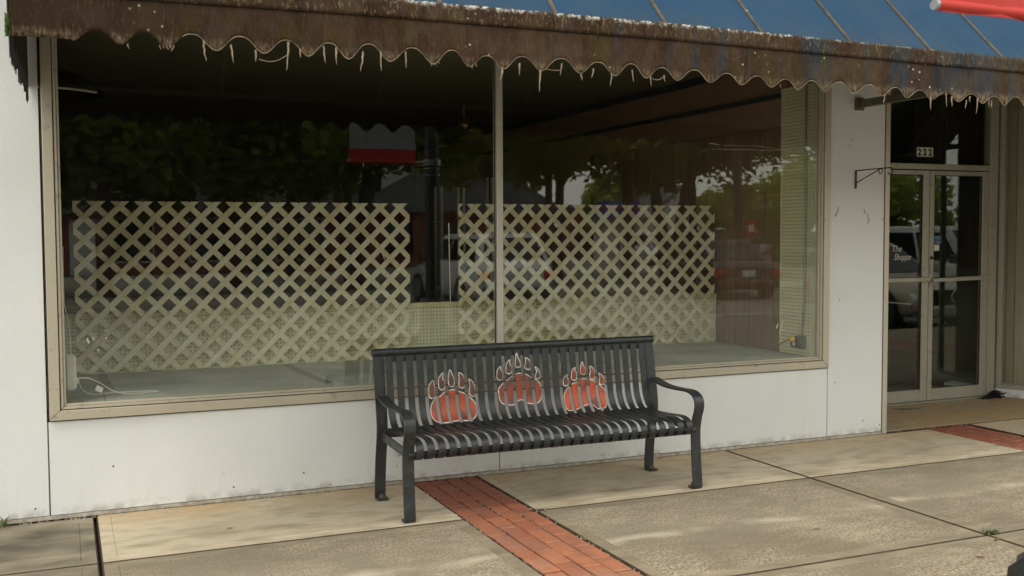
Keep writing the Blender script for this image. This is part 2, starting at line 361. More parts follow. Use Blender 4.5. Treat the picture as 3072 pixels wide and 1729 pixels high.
M_BANWHITE = simple('grey_white_banner_cloth', (.26, .26, .27), .7, .06, 4)
M_STICKW = simple('white_sticker', (.62, .62, .56), .5, .05)
M_STICKB = simple('blue_sticker', (.04, .08, .16), .5, .2)
M_LETTER = simple('cream_letter', (.55, .55, .46), .5, .08)
M_INK = simple('black_print', (.008, .008, .008), .5, .05)
M_ASPH = simple('worn_asphalt', (.21, .20, .175), .9, .25, 1.2, bump=.4, bsc=80, world=True)
M_LINE = simple('road_paint', (.62, .60, .52), .7, .15, 10, world=True)
M_GRASS = simple('grass', (.06, .085, .02), .9, .4, 4, world=True)
M_EARTH = simple('earth', (.09, .08, .05), .95, .3, .6, world=True)
M_BARK = simple('bark', (.075, .05, .035), .9, .35, 9, bump=.6, bsc=30)
M_LEAFD = m_leaf('leaf_dark', (.085, .12, .014), (.22, .26, .025)); M_LEAFB = m_leaf('leaf_bright', (.20, .25, .02), (.45, .48, .04))
M_LEAFF = m_leaf('leaf_far', (.24, .30, .04), (.46, .50, .08), .4)
M_CHIP = simple('rust_chip', (.12, .06, .035), .8, .5, 60)
M_WEED = m_leaf('weed', (.05, .11, .02), (.12, .20, .04), 8)
M_LITTER = simple('dry_leaf', (.20, .10, .045), .8, .4, 40)
M_RUST = simple('rusty_bolt', (.10, .055, .035), .8, .4, 50, bump=.5)
# ================================================================== SETTING: ground, kerb, road
def slab(name, x0, x1, y0, y1, mat, parent, top=0.0, rim=.065, g=.004, rm=None):
    b = MB(); x0 += g; x1 -= g; y0 += g; y1 -= g; h = .006
    R = [[(x0, y0), (x1, y0), (x1, y1), (x0, y1)]]
    def ring(d): return [(x0+d, y0+d), (x1-d, y0+d), (x1-d, y1-d), (x0+d, y1-d)]
    lv = [(ring(0), top-.05), (ring(0), top-h), (ring(.003), top-.003), (ring(h), top), (ring(rim), top), (ring(rim+.004), top-.0035), (ring(rim+.009), top+.0005)]
    vs = [(p[0], p[1], z) for r, z in lv for p in r]; fs = []; 
    b.add(vs, [(i*4+j, i*4+(j+1) % 4, (i+1)*4+(j+1) % 4, (i+1)*4+j) for i in range(3, len(lv)-1) for j in range(4)], 1)
    b.f += [(i*4+j, i*4+(j+1) % 4, (i+1)*4+(j+1) % 4, (i+1)*4+j) for i in range(3) for j in range(4)]; b.m += [2]*12; b.sm += [False]*12
    k = (len(lv)-1)*4; b.add(vs[k:k+4], [(0, 1, 2, 3)], 0)
    return b.build(name, [mat, rm or (M_TOOL if mat is M_COARSE else mat), M_JOINT], parent)
ground = tag(MB().box(-260, 260, -260, 200, -1.2, -.16).build('ground', M_EARTH), kind='structure')
walk = empty('sidewalk', kind='structure')
MB().box(-12, 16, -4.22, 2, -.16, -.045).build('base', M_JOINT, walk)
YJ = -2.16
rows = [(-.868, .0), (YJ, -.868), (-3.35, YJ), (-4.2, -3.35)]
for j, (ya, yb) in enumerate(rows):
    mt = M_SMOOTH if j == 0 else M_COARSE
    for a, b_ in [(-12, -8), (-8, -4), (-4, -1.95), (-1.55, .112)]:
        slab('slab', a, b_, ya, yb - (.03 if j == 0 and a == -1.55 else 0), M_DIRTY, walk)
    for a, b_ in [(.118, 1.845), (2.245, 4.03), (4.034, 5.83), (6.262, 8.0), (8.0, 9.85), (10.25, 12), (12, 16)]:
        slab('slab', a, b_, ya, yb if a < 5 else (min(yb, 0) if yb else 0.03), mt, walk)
entry = slab('slab', 5.43, 8.06, .035, 1.6, M_ENTRY, walk, rim=.02)
for bx0 in (1.848, 5.833, 9.853, -1.947):
    st = empty('brick_strip', kind='structure')
    MB().box(bx0, bx0+.392, -4.2, .03 if bx0 > 5 else 0, -.05, -.007).build('bedding', M_JOINT, st)
    bm0 = MB().box(-.0450, .0450, -.0950, .0950, -.045, 0).mesh('brick', M_BRICK, .004)
    nb = 22 if bx0 > 0 else 6
    for c in range(4):
        for r in range(nb):
            y = (.02 if bx0 > 5 else -.003)-.0985-r*.199-(.0995 if c % 2 else 0)+random.uniform(-.002, .002)
            if r == 0 and c % 2:
                o = link('brick', bm0, st, loc=(bx0+.049+c*.098, y+.149, -.001)); o.scale = (1, .46, 1)
            if y-.1 < -4.2: continue
            o = link('brick', bm0, st, loc=(bx0+.049+c*.098+random.uniform(-.0012, .0012), y, random.uniform(-.0035, .001)))
            o.rotation_euler = (random.uniform(-.012, .012), random.uniform(-.015, .015), random.uniform(-.012, .012))
kerb = empty('kerb', kind='structure')
for i in range(12): MB().box(-12+i*2.45, -12+(i+1)*2.45-.012, -4.38, -4.21, -.16, -.002).build('kerb_stone', M_TOOL, kerb, bevel=.015)
tag(MB().box(-150, 170, -17.8, -4.38, -.158, -.145).build('road', M_ASPH), kind='structure')
lanes = empty('road_markings', kind='structure')
for i in range(14): MB().box(-20+i*6, -17+i*6, -11.3, -11.18, -.144, -.140).build('lane_dash', M_LINE, lanes)
fs_ = empty('far_pavement', kind='structure')
MB().box(-150, 170, -20.6, -17.8, -.158, -.01).build('pavement', simple('far_concrete', (.42, .39, .31), .85, .15, 2, world=True), fs_, bevel=.02)
tag(MB().box(-150, 170, -62, -20.6, -.158, -.03).build('car_park', simple('pale_car_park', (.22, .21, .185), .9, .2, .5, world=True)), kind='structure')
tag(MB().box(-160, 180, -240, -62, -.158, -.02).build('lawn', M_GRASS), kind='structure')

# ================================================================== STOREFRONT BUILDING
B = empty('storefront_building', (0, 0, 0), 'single storey white panelled shop front with a wide display window and recessed glass doors', 'building')
TOP = 4.4
def wp(x0, x1, z0, z1, y=0.0): return MB().box(x0, x1, y, y+.02, z0, z1).build('wall_panel', M_WALL, B, bevel=.0015)
wp(-3.6, -.100, .022, TOP); wp(-7.2, -3.606, .022, TOP); wp(-12, -7.206, .022, TOP)
wp(-.093, 2.397, .022, .504); wp(2.403, 4.887, .022, .504); wp(4.894, 5.380, .022, TOP); wp(-.093, 4.887, 2.64, TOP)
wp(5.44, 9.0, 2.80, TOP); wp(9.006, 16, .022, TOP); wp(8.10, 9.0, .022, 2.794); MB().box(8.06, 9.0, .0215, .05, 0, 2.8).build('wall', M_INT, B)  # last panel and backing: unseen, added instead of a window to block street light
MB().box(-12, 5.36, .0202, .0302, 0, .50).box(-12, -.10, .0202, .0302, .50, TOP).box(4.90, 5.36, .0202, .0302, .50, TOP).build('backing', simple('tan_batten', (.34, .29, .21), .7, .2, 20), B)
MB().box(-12, 5.385, -.004, .0195, .001, .019).box(8.10, 16, -.004, .0195, .001, .019).build('base_strip', simple('base_flashing', (.38, .35, .29), .6, .35, 25, world=True), B)
for q in ((-12, -.12, .032, .18, 0, TOP), (-.12, 4.86, .06, .18, 0, .50), (-.12, 4.9, .032, .18, 2.66, TOP), (4.935, 5.36, .032, .18, 0, TOP), (9.01, 16, .03, .18, 0, TOP)): MB().box(*q).build('wall', M_INT, B)
# corner trim of the entrance
MB().box(5.388, 5.428, -.006, .05, .002, 2.8).build('corner_trim', M_FRAME, B, bevel=.003)
MB().box(5.380, 5.388, .004, .05, .002, 2.8).build('trim_gap', M_DARKLINE, B)
MB().box(5.33, 5.43, .052, .94, 0, 2.8).build('side_wall', M_WALL, B)
# roof, rear
MB().box(-12, 16, .02, 12.3, TOP, TOP+.15).build('roof', M_DKGREY, B)
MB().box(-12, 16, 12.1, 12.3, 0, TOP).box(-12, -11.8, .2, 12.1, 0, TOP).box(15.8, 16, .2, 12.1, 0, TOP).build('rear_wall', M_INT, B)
# --- display window
def frame_ring(b, x0, x1, z0, z1, w, ya, yb, gap=.0012):
    P = [(x0, z0), (x1, z0), (x1, z1), (x0, z1)]; Q = [(x0+w, z0+w), (x1-w, z0+w), (x1-w, z1-w), (x0+w, z1-w)]
    for i in range(4):
        j = (i+1) % 4
        d = (Vector(P[j])-Vector(P[i])).normalized()*gap
        b.prism([Vector(P[i])+d, Vector(P[j])-d, Vector(Q[j])-d, Vector(Q[i])+d], 1, ya, yb)
DW = MB(); DW.box(-.094, 4.890, .004, .012, .505, .512).box(-.094, 4.890, .004, .012, 2.63, 2.638).box(-.0945, -.087, .004, .012, .505, 2.63).box(4.883, 4.890, .004, .012, .505, 2.63)
fr = MB(); frame_ring(fr, -.087, 4.883, .512, 2.63, .050, -.022, .03)
DWo = fr.build('display_window', M_FRAME, B, bevel=.0025)
DWo['label'] = 'wide two-pane window in a stepped tan metal frame'
DW.box(-.037, 4.833, .002, .01, .562, .5665).box(-.037, -.0325, .002, .01, .562, 2.58).box(4.8285, 4.833, .002, .01, .562, 2.58)
DW.build('shadow_gap_strip', M_DARKLINE, DWo)  # dark strips stand in for the shadow gaps round the frame
fi = MB(); frame_ring(fi, -.0325, 4.8285, .5665, 2.5755, .0125, -.012, .03)
frame_ring(fi, -.019, 4.815, .580, 2.562, .012, .000, .03); fi.build('inner_frame', M_FRAME, DWo, bevel=.0015)
MB().box(2.384, 2.424, -.018, .016, .582, 2.56).box(2.376, 2.384, .008, .016, .582, 2.56).box(2.424, 2.432, .008, .016, .582, 2.56).build('mullion', M_MULL, DWo, bevel=.002)
MB().box(2.3755, 2.3795, .002, .0078, .59, 2.56).box(2.4285, 2.4325, .002, .0078, .59, 2.56).build('mullion_seal', M_DARKLINE, DWo)
MB().box(-.006, 2.392, .017, .023, .586, 2.56).build('pane', M_GLASS, DWo)
MB().box(2.396, 4.802, .017, .023, .586, 2.56).build('pane', M_GLASS, DWo)
# --- room behind the window
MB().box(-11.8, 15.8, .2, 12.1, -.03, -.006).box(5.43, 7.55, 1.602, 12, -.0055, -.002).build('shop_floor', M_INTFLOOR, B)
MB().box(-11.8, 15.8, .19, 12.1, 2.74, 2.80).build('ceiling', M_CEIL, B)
MB().box(-1.6, -1.5, .19, 12.1, 0, 2.74).build('partition_wall', M_INT, B)
rw = MB().box(4.87, 4.93, .035, 9.0, 0, 2.74).build('right_wall', M_BROWNWALL, B); rw['label'] = 'brown painted side wall above wood panelling'
MB().box(4.845, 4.869, .46, 9.0, 2.44, 2.475).box(4.84, 4.869, 1.3, 9.0, 2.68, 2.735).build('wall_trim', simple('dark_trim', (.03, .04, .04), .5), B)
g = [.46, .567, .66, .848, 1.038, 1.174, 1.26, 1.42, 1.6, 1.73, 1.95, 2.1, 2.32, 2.5, 2.63, 2.85, 3.05, 3.2, 3.42]
MB().box(4.862, 4.869, .45, 3.5, .3, 2.23).build('groove_backing', M_GROOVE, rw)
for a, b_ in zip(g, g[1:]): MB().box(4.846, 4.861, a+.004, b_-.004, .3, 2.225).build('plank', M_PANEL, rw)
pg = MB().box(4.836, 4.844, .115, .452, .577, 2.5).build('pegboard_strip', M_PEGY, rw); MB().box(4.83, 4.846, .452, .459, .577, 2.5).build('edge_strip', M_PALE, rw)
MB().box(4.83, 4.869, .032, .1145, .577, 2.56).build('jamb_board', M_PALE, rw)
# platform with seams
pf = empty('display_platform', kind='structure')
MB().box(-.30, 4.83, .034, 1.29, .30, .566).build('platform_base', M_GROOVE, pf)
for a, b_ in [(-.29, .185), (.185, 1.40), (1.40, 2.62), (2.62, 3.84), (3.84, 4.83)]:
    MB().box(a+.0015, b_-.0015, .036, 1.288, .567, .577).build('floor_board', M_PLAT, pf, bevel=.0015)
for xa, xb, ya, yb in [(.19, .25, .50, 1.25), (1.385, 1.40, .28, 1.24)]:
    MB().add([(xa, ya, .5775), (xa+.055, ya, .5775), (xb-.02, yb, .5775), (xb-.065, yb, .5775), (xa, ya, .579), (xa+.055, ya, .579), (xb-.02, yb, .579), (xb-.065, yb, .579)], [(0, 1, 2, 3), (4, 5, 6, 7), (0, 1, 5, 4), (1, 2, 6, 5), (2, 3, 7, 6), (3, 0, 4, 7)]).build('seam_tape', simple('faded_tape', (.26, .27, .25), .6), pf)
# crumbled glazing putty along the foot of the glass and paint chips
gk = MB()
for i in range(520):
    x = random.uniform(0, 4.79); y = .026+abs(random.gauss(0, .014)); s_ = random.uniform(.004, .012)
    gk.box(x, x+s_*random.uniform(1, 4), y, y+s_, .577, .577+s_*.7, random.choice([0, 0, 0, 1]))
o = gk.build('putty_crumbs', [simple('black_putty', (.02, .025, .022), .8), simple('grey_putty', (.30, .31, .27), .8)]); tag(o, 'crumbled dark glazing putty lying along the foot of the window', 'debris', kind='stuff')
gk = MB()
for i in range(150):
    x = random.choice([random.gauss(1.2, .35), random.gauss(4.0, .5), random.uniform(.1, 4.7)]); y = random.uniform(.05, .35)
    if not 0 < x < 4.75: continue
    a = random.uniform(0, pi); s_ = random.uniform(.003, .010)
    gk.add([(x+s_*cos(a+q)*w, y+s_*sin(a+q), .5785+random.uniform(0, .002)) for q, w in ((0, 1.6), (1.6, 1), (3.0, 1.3), (4.4, 1))], [(0, 1, 2, 3)])
tag(gk.build('paint_chips', simple('paint_chip', (.62, .62, .52), .7)), 'pale paint chips scattered on the grey display platform', 'debris', kind='stuff')
# low pegboard partition
pp = empty('pegboard_partition', (2.4, 1.29, .577), 'low cream pegboard partition along the back of the window display', 'partition')
for a, b_ in [(-.02, 1.19), (1.19, 2.41), (2.41, 3.63), (3.63, 4.84)]:
    MB().box(a-2.4+.001, b_-2.4-.001, -.008, 0, .0, .352).build('pegboard_sheet', M_PEG, pp)
MB().box(-2.42, 2.44, -.018, .05, .353, .392).build('top_rail', M_CREAM, pp, bevel=.003)
MB().box(-2.42, 2.44, .001, .04, -.25, .352).build('stud_frame', M_CREAM, pp)
# lattice panels
def clip(poly, x0, x1, z0, z1):
    def cut(P, f):
        out = []
        for i in range(len(P)):
            a, b_ = P[i], P[(i+1) % len(P)]; fa, fb = f(a), f(b_)
            if fa >= 0: out.append(a)
            if (fa >= 0) != (fb >= 0): t = fa/(fa-fb); out.append((a[0]+(b_[0]-a[0])*t, a[1]+(b_[1]-a[1])*t))
        return out
    for f in (lambda p: p[0]-x0, lambda p: x1-p[0], lambda p: p[1]-z0, lambda p: z1-p[1]):
        poly = cut(poly, f)
        if len(poly) < 3: return None
    return poly
def lattice(x0, x1, xc, label):
    z1 = 1.672; z0 = .582; L = empty('lattice_panel', (x0, 1.235, z0), label, 'lattice panel')
    w = .036*.7071; P = .141
    for layer, sgn, ya in ((0, 1, 1.226), (1, -1, 1.233)):
        for k in range(-26, 27):
            xx = xc+k*P; zc = z1-.032; T = 4
            d = (1, sgn); n = (-sgn, 1)
            poly = [(xx+d[0]*-T+n[0]*w*.5, zc+d[1]*-T+n[1]*w*.5), (xx+d[0]*T+n[0]*w*.5, zc+d[1]*T+n[1]*w*.5), (xx+d[0]*T-n[0]*w*.5, zc+d[1]*T-n[1]*w*.5), (xx-d[0]*T-n[0]*w*.5, zc-d[1]*T-n[1]*w*.5)]
            q = clip(poly, x0, x1, z0+random.uniform(0, .012), z1)
            if not q: continue
            xs = [p[0] for p in q]; zs = [p[1] for p in q]
            if (max(xs)-min(xs)) < .02 or (max(zs)-min(zs)) < .02: continue
            MB().prism([(p[0]-x0, p[1]-z0) for p in q], 1, ya-1.235, ya-1.235+.0062).build('slat', M_LATT, L, bevel=.0012)
lattice(.056, 2.235, .190, 'cream plastic lattice panel behind the left pane of the window')
lattice(2.600, 4.785, 2.722, 'cream plastic lattice panel behind the mullion and right pane')
# --- entrance: doors, transom, side display window
DR = MB().box(5.43, 7.55, .93, .98, 1.982, 2.03).box(7.435, 7.525, .925, 1.0, 0, 2.78).box(6.00, 6.055, .93, .98, 0, 1.982).box(5.43, 5.47, .93, .98, 0, 1.982).box(5.47, 6.0, .93, .98, 0, .1).box(5.43, 7.435, .93, .98, 2.74, 2.80).build('door_frame', M_FRAME2, B, bevel=.003)
MB().box(5.44, 7.434, .952, .958, 2.031, 2.739).build('transom_pane', M_DGLASS, DR)
MB().box(5.471, 5.999, .952, .958, .101, 1.981).build('sidelight_pane', M_DGLASS, DR)
MB().box(5.9, 7.43, .90, 1.0, .0005, .010).build('threshold', M_FRAME2, DR, bevel=.003)
st0 = (6.615, 2.091)
for i in range(3):
    x = st0[0]+i*.0595; o = MB().box(x, x+.0575, .9485, .9518, 2.091, 2.168).build('number_sticker', M_STICKW, DR)
def text(name, s, x, z, size, mat, parent, y, shear=0, ext=.0004, off=0, rot=0, sx=1):
    c = bpy.data.curves.new(name, 'FONT'); c.body = s; c.size = size; c.extrude = ext; c.offset = off; c.shear = shear; c.resolution_u = 3
    o = bpy.data.objects.new('tmp', c); me = bpy.data.meshes.new_from_object(o); bpy.data.objects.remove(o)
    me.materials.clear(); me.materials.append(mat); o = bpy.data.objects.new(name, me); COL.objects.link(o)
    o.location = (x, y, z); o.rotation_euler = (pi/2, rot, 0); o.scale = (sx, 1, 1)
    if parent: o.parent = parent; 
    return o
for i in range(3): text('digit', '2', st0[0]+.007+i*.0595, 2.102, .078, M_INK, DR, .9478, off=.0042)
def door(x0, x1, gx0, gx1, label):
    d = MB().box(x0, gx0, .93, .965, .014, 1.974).box(gx1, x1, .93, .965, .014, 1.974).box(gx0, gx1, .931, .964, .014, .114).box(gx0, gx1, .931, .964, 1.937, 1.974)
    o = d.build('door', M_FRAME2, B, bevel=.003); o['label'] = label
    q = MB(); q.box(gx0, gx0+.006, .934, .945, .12, 1.931).box(gx1-.006, gx1, .934, .945, .12, 1.931).box(gx0, gx1, .934, .945, .114, .120).box(gx0, gx1, .934, .945, 1.931, 1.937).build('glazing_bead', M_DARKLINE, o)
    MB().box(gx0+.0005, gx1-.0005, .946, .952, .1205, 1.9305).build('pane', M_DGLASS, o)
    return o
d1 = door(6.058, 6.745, 6.13, 6.672, 'left glass door leaf with shop lettering')
d2 = door(6.751, 7.432, 6.800, 7.352, 'right glass door leaf with stickers on the glass')
MB().box(6.07, 6.74, .896, .912, 1.035, 1.072).box(6.09, 6.11, .912, .93, 1.04, 1.066).box(6.69, 6.72, .912, .93, 1.04, 1.066).build('push_bar', M_FRAME2, d1, bevel=.004)
b = MB(); b.prism([(6.765, 1.030), (7.30, 1.036), (7.30, 1.072), (6.765, 1.062)], 1, .89, .905).box(7.305, 7.40, .892, .93, 1.034, 1.072).box(6.765, 6.79, .905, .93, 1.034, 1.06).build('push_bar', M_FRAME2, d2, bevel=.004)
MB().tube([(6.772, .932, 1.235), (6.772, .918, 1.235)], .014, 14).build('lock', M_BLACK, d2)
MB().box(6.756, 6.780, .925, .9295, 1.10, 1.18).box(6.752, 6.79, .922, .9295, 1.0, 1.03).build('lock_plate', simple('scuffed_steel', (.30, .27, .22), .4, .4, 60, metal=.5), d2)
text('lettering', 'The', 6.345, 1.290, .076, M_LETTER, d1, .9452, shear=.35, off=.0006, sx=.9)
text('lettering', 'Shoppe', 6.372, 1.222, .074, M_LETTER, d1, .9452, shear=.35, off=.0006, sx=.84)
text('lettering', 'PULL', 6.955, 1.185, .062, M_INK, d2, .9452, off=.001, sx=1.0)
MB().box(6.806, 6.894, .9440, .9456, 1.352, 1.425).build('sticker', M_STICKB, d2); MB().box(6.801, 6.872, .9425, .9438, 1.294, 1.346).build('sticker', M_STICKW, d2)
MB().box(6.815, 6.885, .9430, .9438, 1.40, 1.412).box(6.83, 6.88, .9430, .9438, 1.358, 1.372).build('sticker_print', simple('sticker_teal', (.10, .25, .28), .5), d2)
# side display window of the entrance (runs towards the street on the right)
SW = MB().box(7.53, 7.575, -.11, .924, .075, .112).box(7.53, 7.575, -.11, .924, 2.70, 2.78).box(7.53, 7.575, .885, .924, .112, 2.70).box(7.53, 7.575, -.11, -.07, .112, 2.70).build('side_window', M_FRAME2, B, bevel=.003)
SW['label'] = 'tall side pane of the entrance with wood panelling behind'
MB().box(7.535, 7.57, -.105, .924, .004, .0745).build('kick_panel', M_WALL, SW)
MB().box(7.548, 7.554, -.069, .884, .113, 2.699).build('pane', M_GLASS, SW)
gs = [-.1, .02, .13, .27, .41, .52, .68, .80, .93, 1.005, 1.105, 1.188, 1.297, 1.40]
MB().box(7.971, 7.98, -.1, 1.4, .07, 2.74).build('groove_backing', M_GROOVE, SW)
for a, b_ in zip(gs, gs[1:]): MB().box(7.95, 7.97, a+.0035, b_-.0035, .07, 2.73).build('plank', M_PANEL2, SW)
MB().box(7.576, 7.95, -.02, 1.4, .05, .075).build('ledge', M_PLAT, SW)
RZ = Matrix.Rotation(radians(21), 4, 'Z'); PV = Vector((7.55, .93, 0)); SW.matrix_world = Matrix.Translation(PV) @ RZ @ Matrix.Translation(-PV)
# shopfront right of the entrance (mostly out of view)
MB().box(5.43, 9.0, .02, 1.0, 2.80, 2.86).build('soffit', M_CEIL, B)
# interior partition by the doors
MB().box(5.32, 5.38, .95, 7, 0, 2.74).build('partition_wall', M_INT, B)
MB().box(7.56, 7.574, .985, 1.95, 0, 2.74).build('partition_wall', M_INT, B)
MB().box(4.94, 12, 7.0, 7.1, 0, 2.74).build('partition_wall', M_INT, B)
R_ = random.Random(11)
for i in range(14):
    x = R_.choice([R_.uniform(-.4, 5.3), R_.gauss(1.3, .25), R_.gauss(5.1, .15)]); z = abs(R_.gauss(0, .07))+.024; s_ = R_.uniform(.002, .0055)
    if not (-.5 < x < 5.35) or z > .49: continue
    MB().prism([(x+s_*cos(a)*R_.uniform(.5, 1.3), z+s_*sin(a)*R_.uniform(.5, 1.6)) for a in (0, .9, 1.8, 2.7, 3.7, 4.6, 5.5)], 1, -.0018, .0).build('paint_chip_mark', M_CHIP, B)
# ---- wall marks: peeled tape
for (x, z, a, l) in [(4.96, 1.60, .45, .07), (4.945, 1.575, .5, .03), (5.205, 1.60, -.45, .04), (5.235, 1.56, -.2, .045), (5.24, 1.53, .4, .03)]:
    p = [(x+l/2*sin(a)*k+(.004*cos(a) if j else -.004*cos(a)), z+l/2*cos(a)*k-(.004*sin(a) if j else -.004*sin(a))) for k, j in ((-1, 0), (1, 0), (1, 1), (-1, 1))]
    MB().prism(p, 1, -.0022, -.0004).build('tape_residue', simple('yellowed_tape', (.45, .37, .20), .6, .35, 60), B)
for (x, z) in [(5.09, 2.10), (5.06, 2.06), (5.365, 1.545), (4.99, .98), (5.365, .07), (4.96, .40), (-.165, .065), (.21, .25)]:
    MB().tube([(x, .001, z), (x, -.0015, z)], .0045, 8).build('screw_hole', M_INK, B)
# ================================================================== AWNING
A = empty('awning', (0, -1.45, 2.2), 'weathered blue canvas awning with a stained scalloped valance over the shop front', 'awning')
def ap(o): o.location = tuple(Vector(o.location)-Vector((0, -1.45, 2.2))); o.parent = A; return o
AX0, AX1 = -.165, 9.4
def sagz(x): return (-.012*(x-2.8) if x > 2.8 else 0)-(.006*(2.8-x) if x < .9 else .006*1.9*0)
def zb(x):
    if x < .05: return 2.197
    ph = (x-.137)/.1794*2*pi; j_ = noise.noise(Vector((x*2.3, 7.7, 0))); ph += j_*.9; c = .5+.5*cos(ph); c = 1-(1-c)**1.35; k_ = max(0, min(1, (x-2.4)/1.2)); c *= 1+.22*noise.noise(Vector((round(ph/2/pi)*3.7, 1.3, 2)))
    a = (.060-.012*k_) if x > .22 else .042
    return 2.190+a*c+(sagz(x) if x > 2.8 else 0)
def ztop(x): return 2.452+(sagz(x)*.9 if x > 2.8 else -.012*(1.2-x) if x < 1.2 else 0)
def sheet(name, fx, z_lo, z_hi, yf, mat, x0, x1, dx, rows, th):
    b = MB(); n = int(round((x1-x0)/dx)); vs = []; k = rows+1
    for i in range(n+1):
        x = x0+(x1-x0)*i/n
        for j in range(k):
            z = z_lo(x)+(z_hi(x)-z_lo(x))*j/rows; y = yf(x, z)
            vs.append((x, y, z)); vs.append((x, y+th, z))
    fs = []
    for i in range(n):
        for j in range(rows):
            a = (i*k+j)*2; c = ((i+1)*k+j)*2
            fs += [(a, c, c+2, a+2), (a+1, a+3, c+3, c+1)]
        a = i*k*2; c = (i+1)*k*2; fs.append((a, a+1, c+1, c)); a += rows*2; c += rows*2; fs.append((a, c, c+1, a+1))
    for i in (0, n):
        for j in range(rows): a = (i*k+j)*2; fs.append((a, a+1, a+3, a+2))
    b.add(vs, fs, 0, True); me = b.mesh(name, mat); return link(name, me)
M_HEM = simple('frayed_hem', (.29, .235, .16), .95, .6, 14, world=True)
def vy(x, z):
    h = max(0, 2.38-z); return -1.452+h*.055*noise.noise(Vector((x*2.1, 3, z*.7)))*2+h*.02*sin(x*35.0)+.0015*noise.noise(Vector((x*14, z*10, 1)))
ap(sheet('valance', None, zb, lambda x: ztop(x)-.072, vy, M_VAL, AX0, AX1, .0075, 8, .003))
ap(sheet('front_band', None, lambda x: ztop(x)-.076+.0016*noise.noise(Vector((x*60, 0, 0))), lambda x: ztop(x)+.003+.004*noise.noise(Vector((x*40, 5, 0))), lambda x, z: -1.459+.003*noise.noise(Vector((x*30, z*30, 2))), M_BAND, AX0-.004, AX1, .01, 5, .03))
ap(sheet('hem', None, lambda x: zb(x)-.001, lambda x: zb(x)+.0012+.0016*noise.noise(Vector((x*30, 1, 4))), lambda x, z: vy(x, z)-.0018, M_HEM, .45, 5.6, .0075, 1, .0028))
M_UNDER = simple('shaded_mildew_underside', (.014, .014, .015), .95, .3, 3, world=True)  # near-black underside: canopy shade and mildew put into one colour
# canopy panels between the seams
SE = [AX0]+[-.13+.0+.557*k for k in range(1, 17)]
SE = [AX0, .42, .975, 1.53, 2.09, 2.67, 3.23, 3.79, 4.34, 4.87, 5.42, 5.98, 6.53, 7.1, 7.65, 8.2, 8.8, AX1]
for xa, xb in zip(SE, SE[1:]):
    b = MB(); nx, ny = 5, 14; vs = []
    for i in range(nx+1):
        for j in range(ny+1):
            u = i/nx; v = j/ny; x = xa+(xb-xa)*u
            dip = .012*sin(pi*u)*sin(pi*v)**.6
            y = -1.445+1.44*v; z = ztop(xa)*(1-u)+ztop(xb)*u+.001+1.44*v-dip
            vs += [(x, y, z), (x, y, z-.002)]
    fs = []
    for i in range(nx):
        for j in range(ny):
            a = (i*(ny+1)+j)*2; c = ((i+1)*(ny+1)+j)*2; fs += [(a, c, c+2, a+2), (a+1, a+3, c+3, c+1)]
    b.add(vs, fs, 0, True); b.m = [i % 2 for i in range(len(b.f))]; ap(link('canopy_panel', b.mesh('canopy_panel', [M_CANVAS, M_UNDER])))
for x in SE[1:-1]:
    b = MB(); z0 = ztop(x)+.002
    b.add([(x-.011, -1.447, z0), (x+.011, -1.447, z0), (x+.011, -.005, z0+1.442), (x-.011, -.005, z0+1.442), (x-.008, -1.449, z0+.005), (x+.008, -1.449, z0+.005), (x+.008, -.007, z0+1.447), (x-.008, -.007, z0+1.447)], [(0, 1, 2, 3), (4, 5, 6, 7), (0, 1, 5, 4), (1, 2, 6, 5), (2, 3, 7, 6), (3, 0, 4, 7)])
    ap(b.build('seam_strip', M_SEAM))
# pipe frame below the canvas
for i, x in enumerate([-.10, 1.0, 2.09, 3.23, 4.34, 5.42, 6.53, 7.65, 8.8]):
    ap(MB().tube([(x, -1.42, ztop(x)-.05), (x, -.03, ztop(x)+1.34)], .014, 8).build('rafter', M_RAFTER))
ap(MB().tube([(AX0+.02, -1.425, 2.405), (3, -1.425, 2.40), (AX1-.02, -1.425, 2.33)], .015, 8).build('front_pipe', M_RAFTER))
ARM = m_frame('arm_paint', (.115, .115, .085), (.06, .05, .04))
for x in (5.135, 8.6):
    ap(MB().box(x-.02, x+.02, -1.40, -.03, 2.322, 2.375).box(x-.035, x+.03, -.03, -.002, 2.305, 2.392).build('support_arm', ARM, bevel=.003))
# side flap at the left end: closed triangle with hanging scallops, shade of its unlit inside put into the near-black colour
sf = []
n = 30
for i in range(n+1):
    y = -1.45+1.448*i/n; sf.append((y, 2.255-.055*abs(sin(i/n*pi*5.5))))
tri = sf+[(-.002, 3.86), (-1.45, 2.43)]
def splay(b_):
    b_.v = [(x+(y+1.45)/1.45*.028-.004, y, z) for x, y, z in b_.v]; return b_
ap(splay(MB().prism(tri, 0, AX0-.003, AX0)).build('side_panel', simple('shaded_canvas_inside', (.012, .011, .008), .9, .4, 12, world=True)))
b = MB()
for i in range(16):
    y = -1.38+i*.088; l = random.uniform(.07, .12)
    b.prism([(y, 2.24), (y+.03, 2.24), (y+.02+random.uniform(-.01, .01), 2.20-l*.7), (y+.008, 2.22-l)], 0, AX0-.0035, AX0+.0005)
splay(b); ap(b.build('side_fringe', simple('shaded_fringe', (.010, .010, .008), .95)))['kind'] = 'stuff'  # fringe hangs unlit: that shade is put into its colour
b = MB()
for i in range(260):
    c = Vector((AX0-.006, -1.45+random.uniform(-.01, .03), 2.235+random.gauss(0, .017))); a = random.uniform(0, 6.3); s_ = random.uniform(.004, .008)
    c.x += random.uniform(-.008, .006)
    d = Vector((random.gauss(0, 1), random.gauss(0, 1), random.gauss(0, 1))).normalized()*s_; e = d.orthogonal().normalized()*s_*.6
    b.add([c-d, c+e, c+d, c-e], [(0, 1, 2, 3)])
o = b.build('moss_clump', M_WEED); tag(o, 'bright green moss tuft on the left corner of the awning', 'moss', kind='stuff')
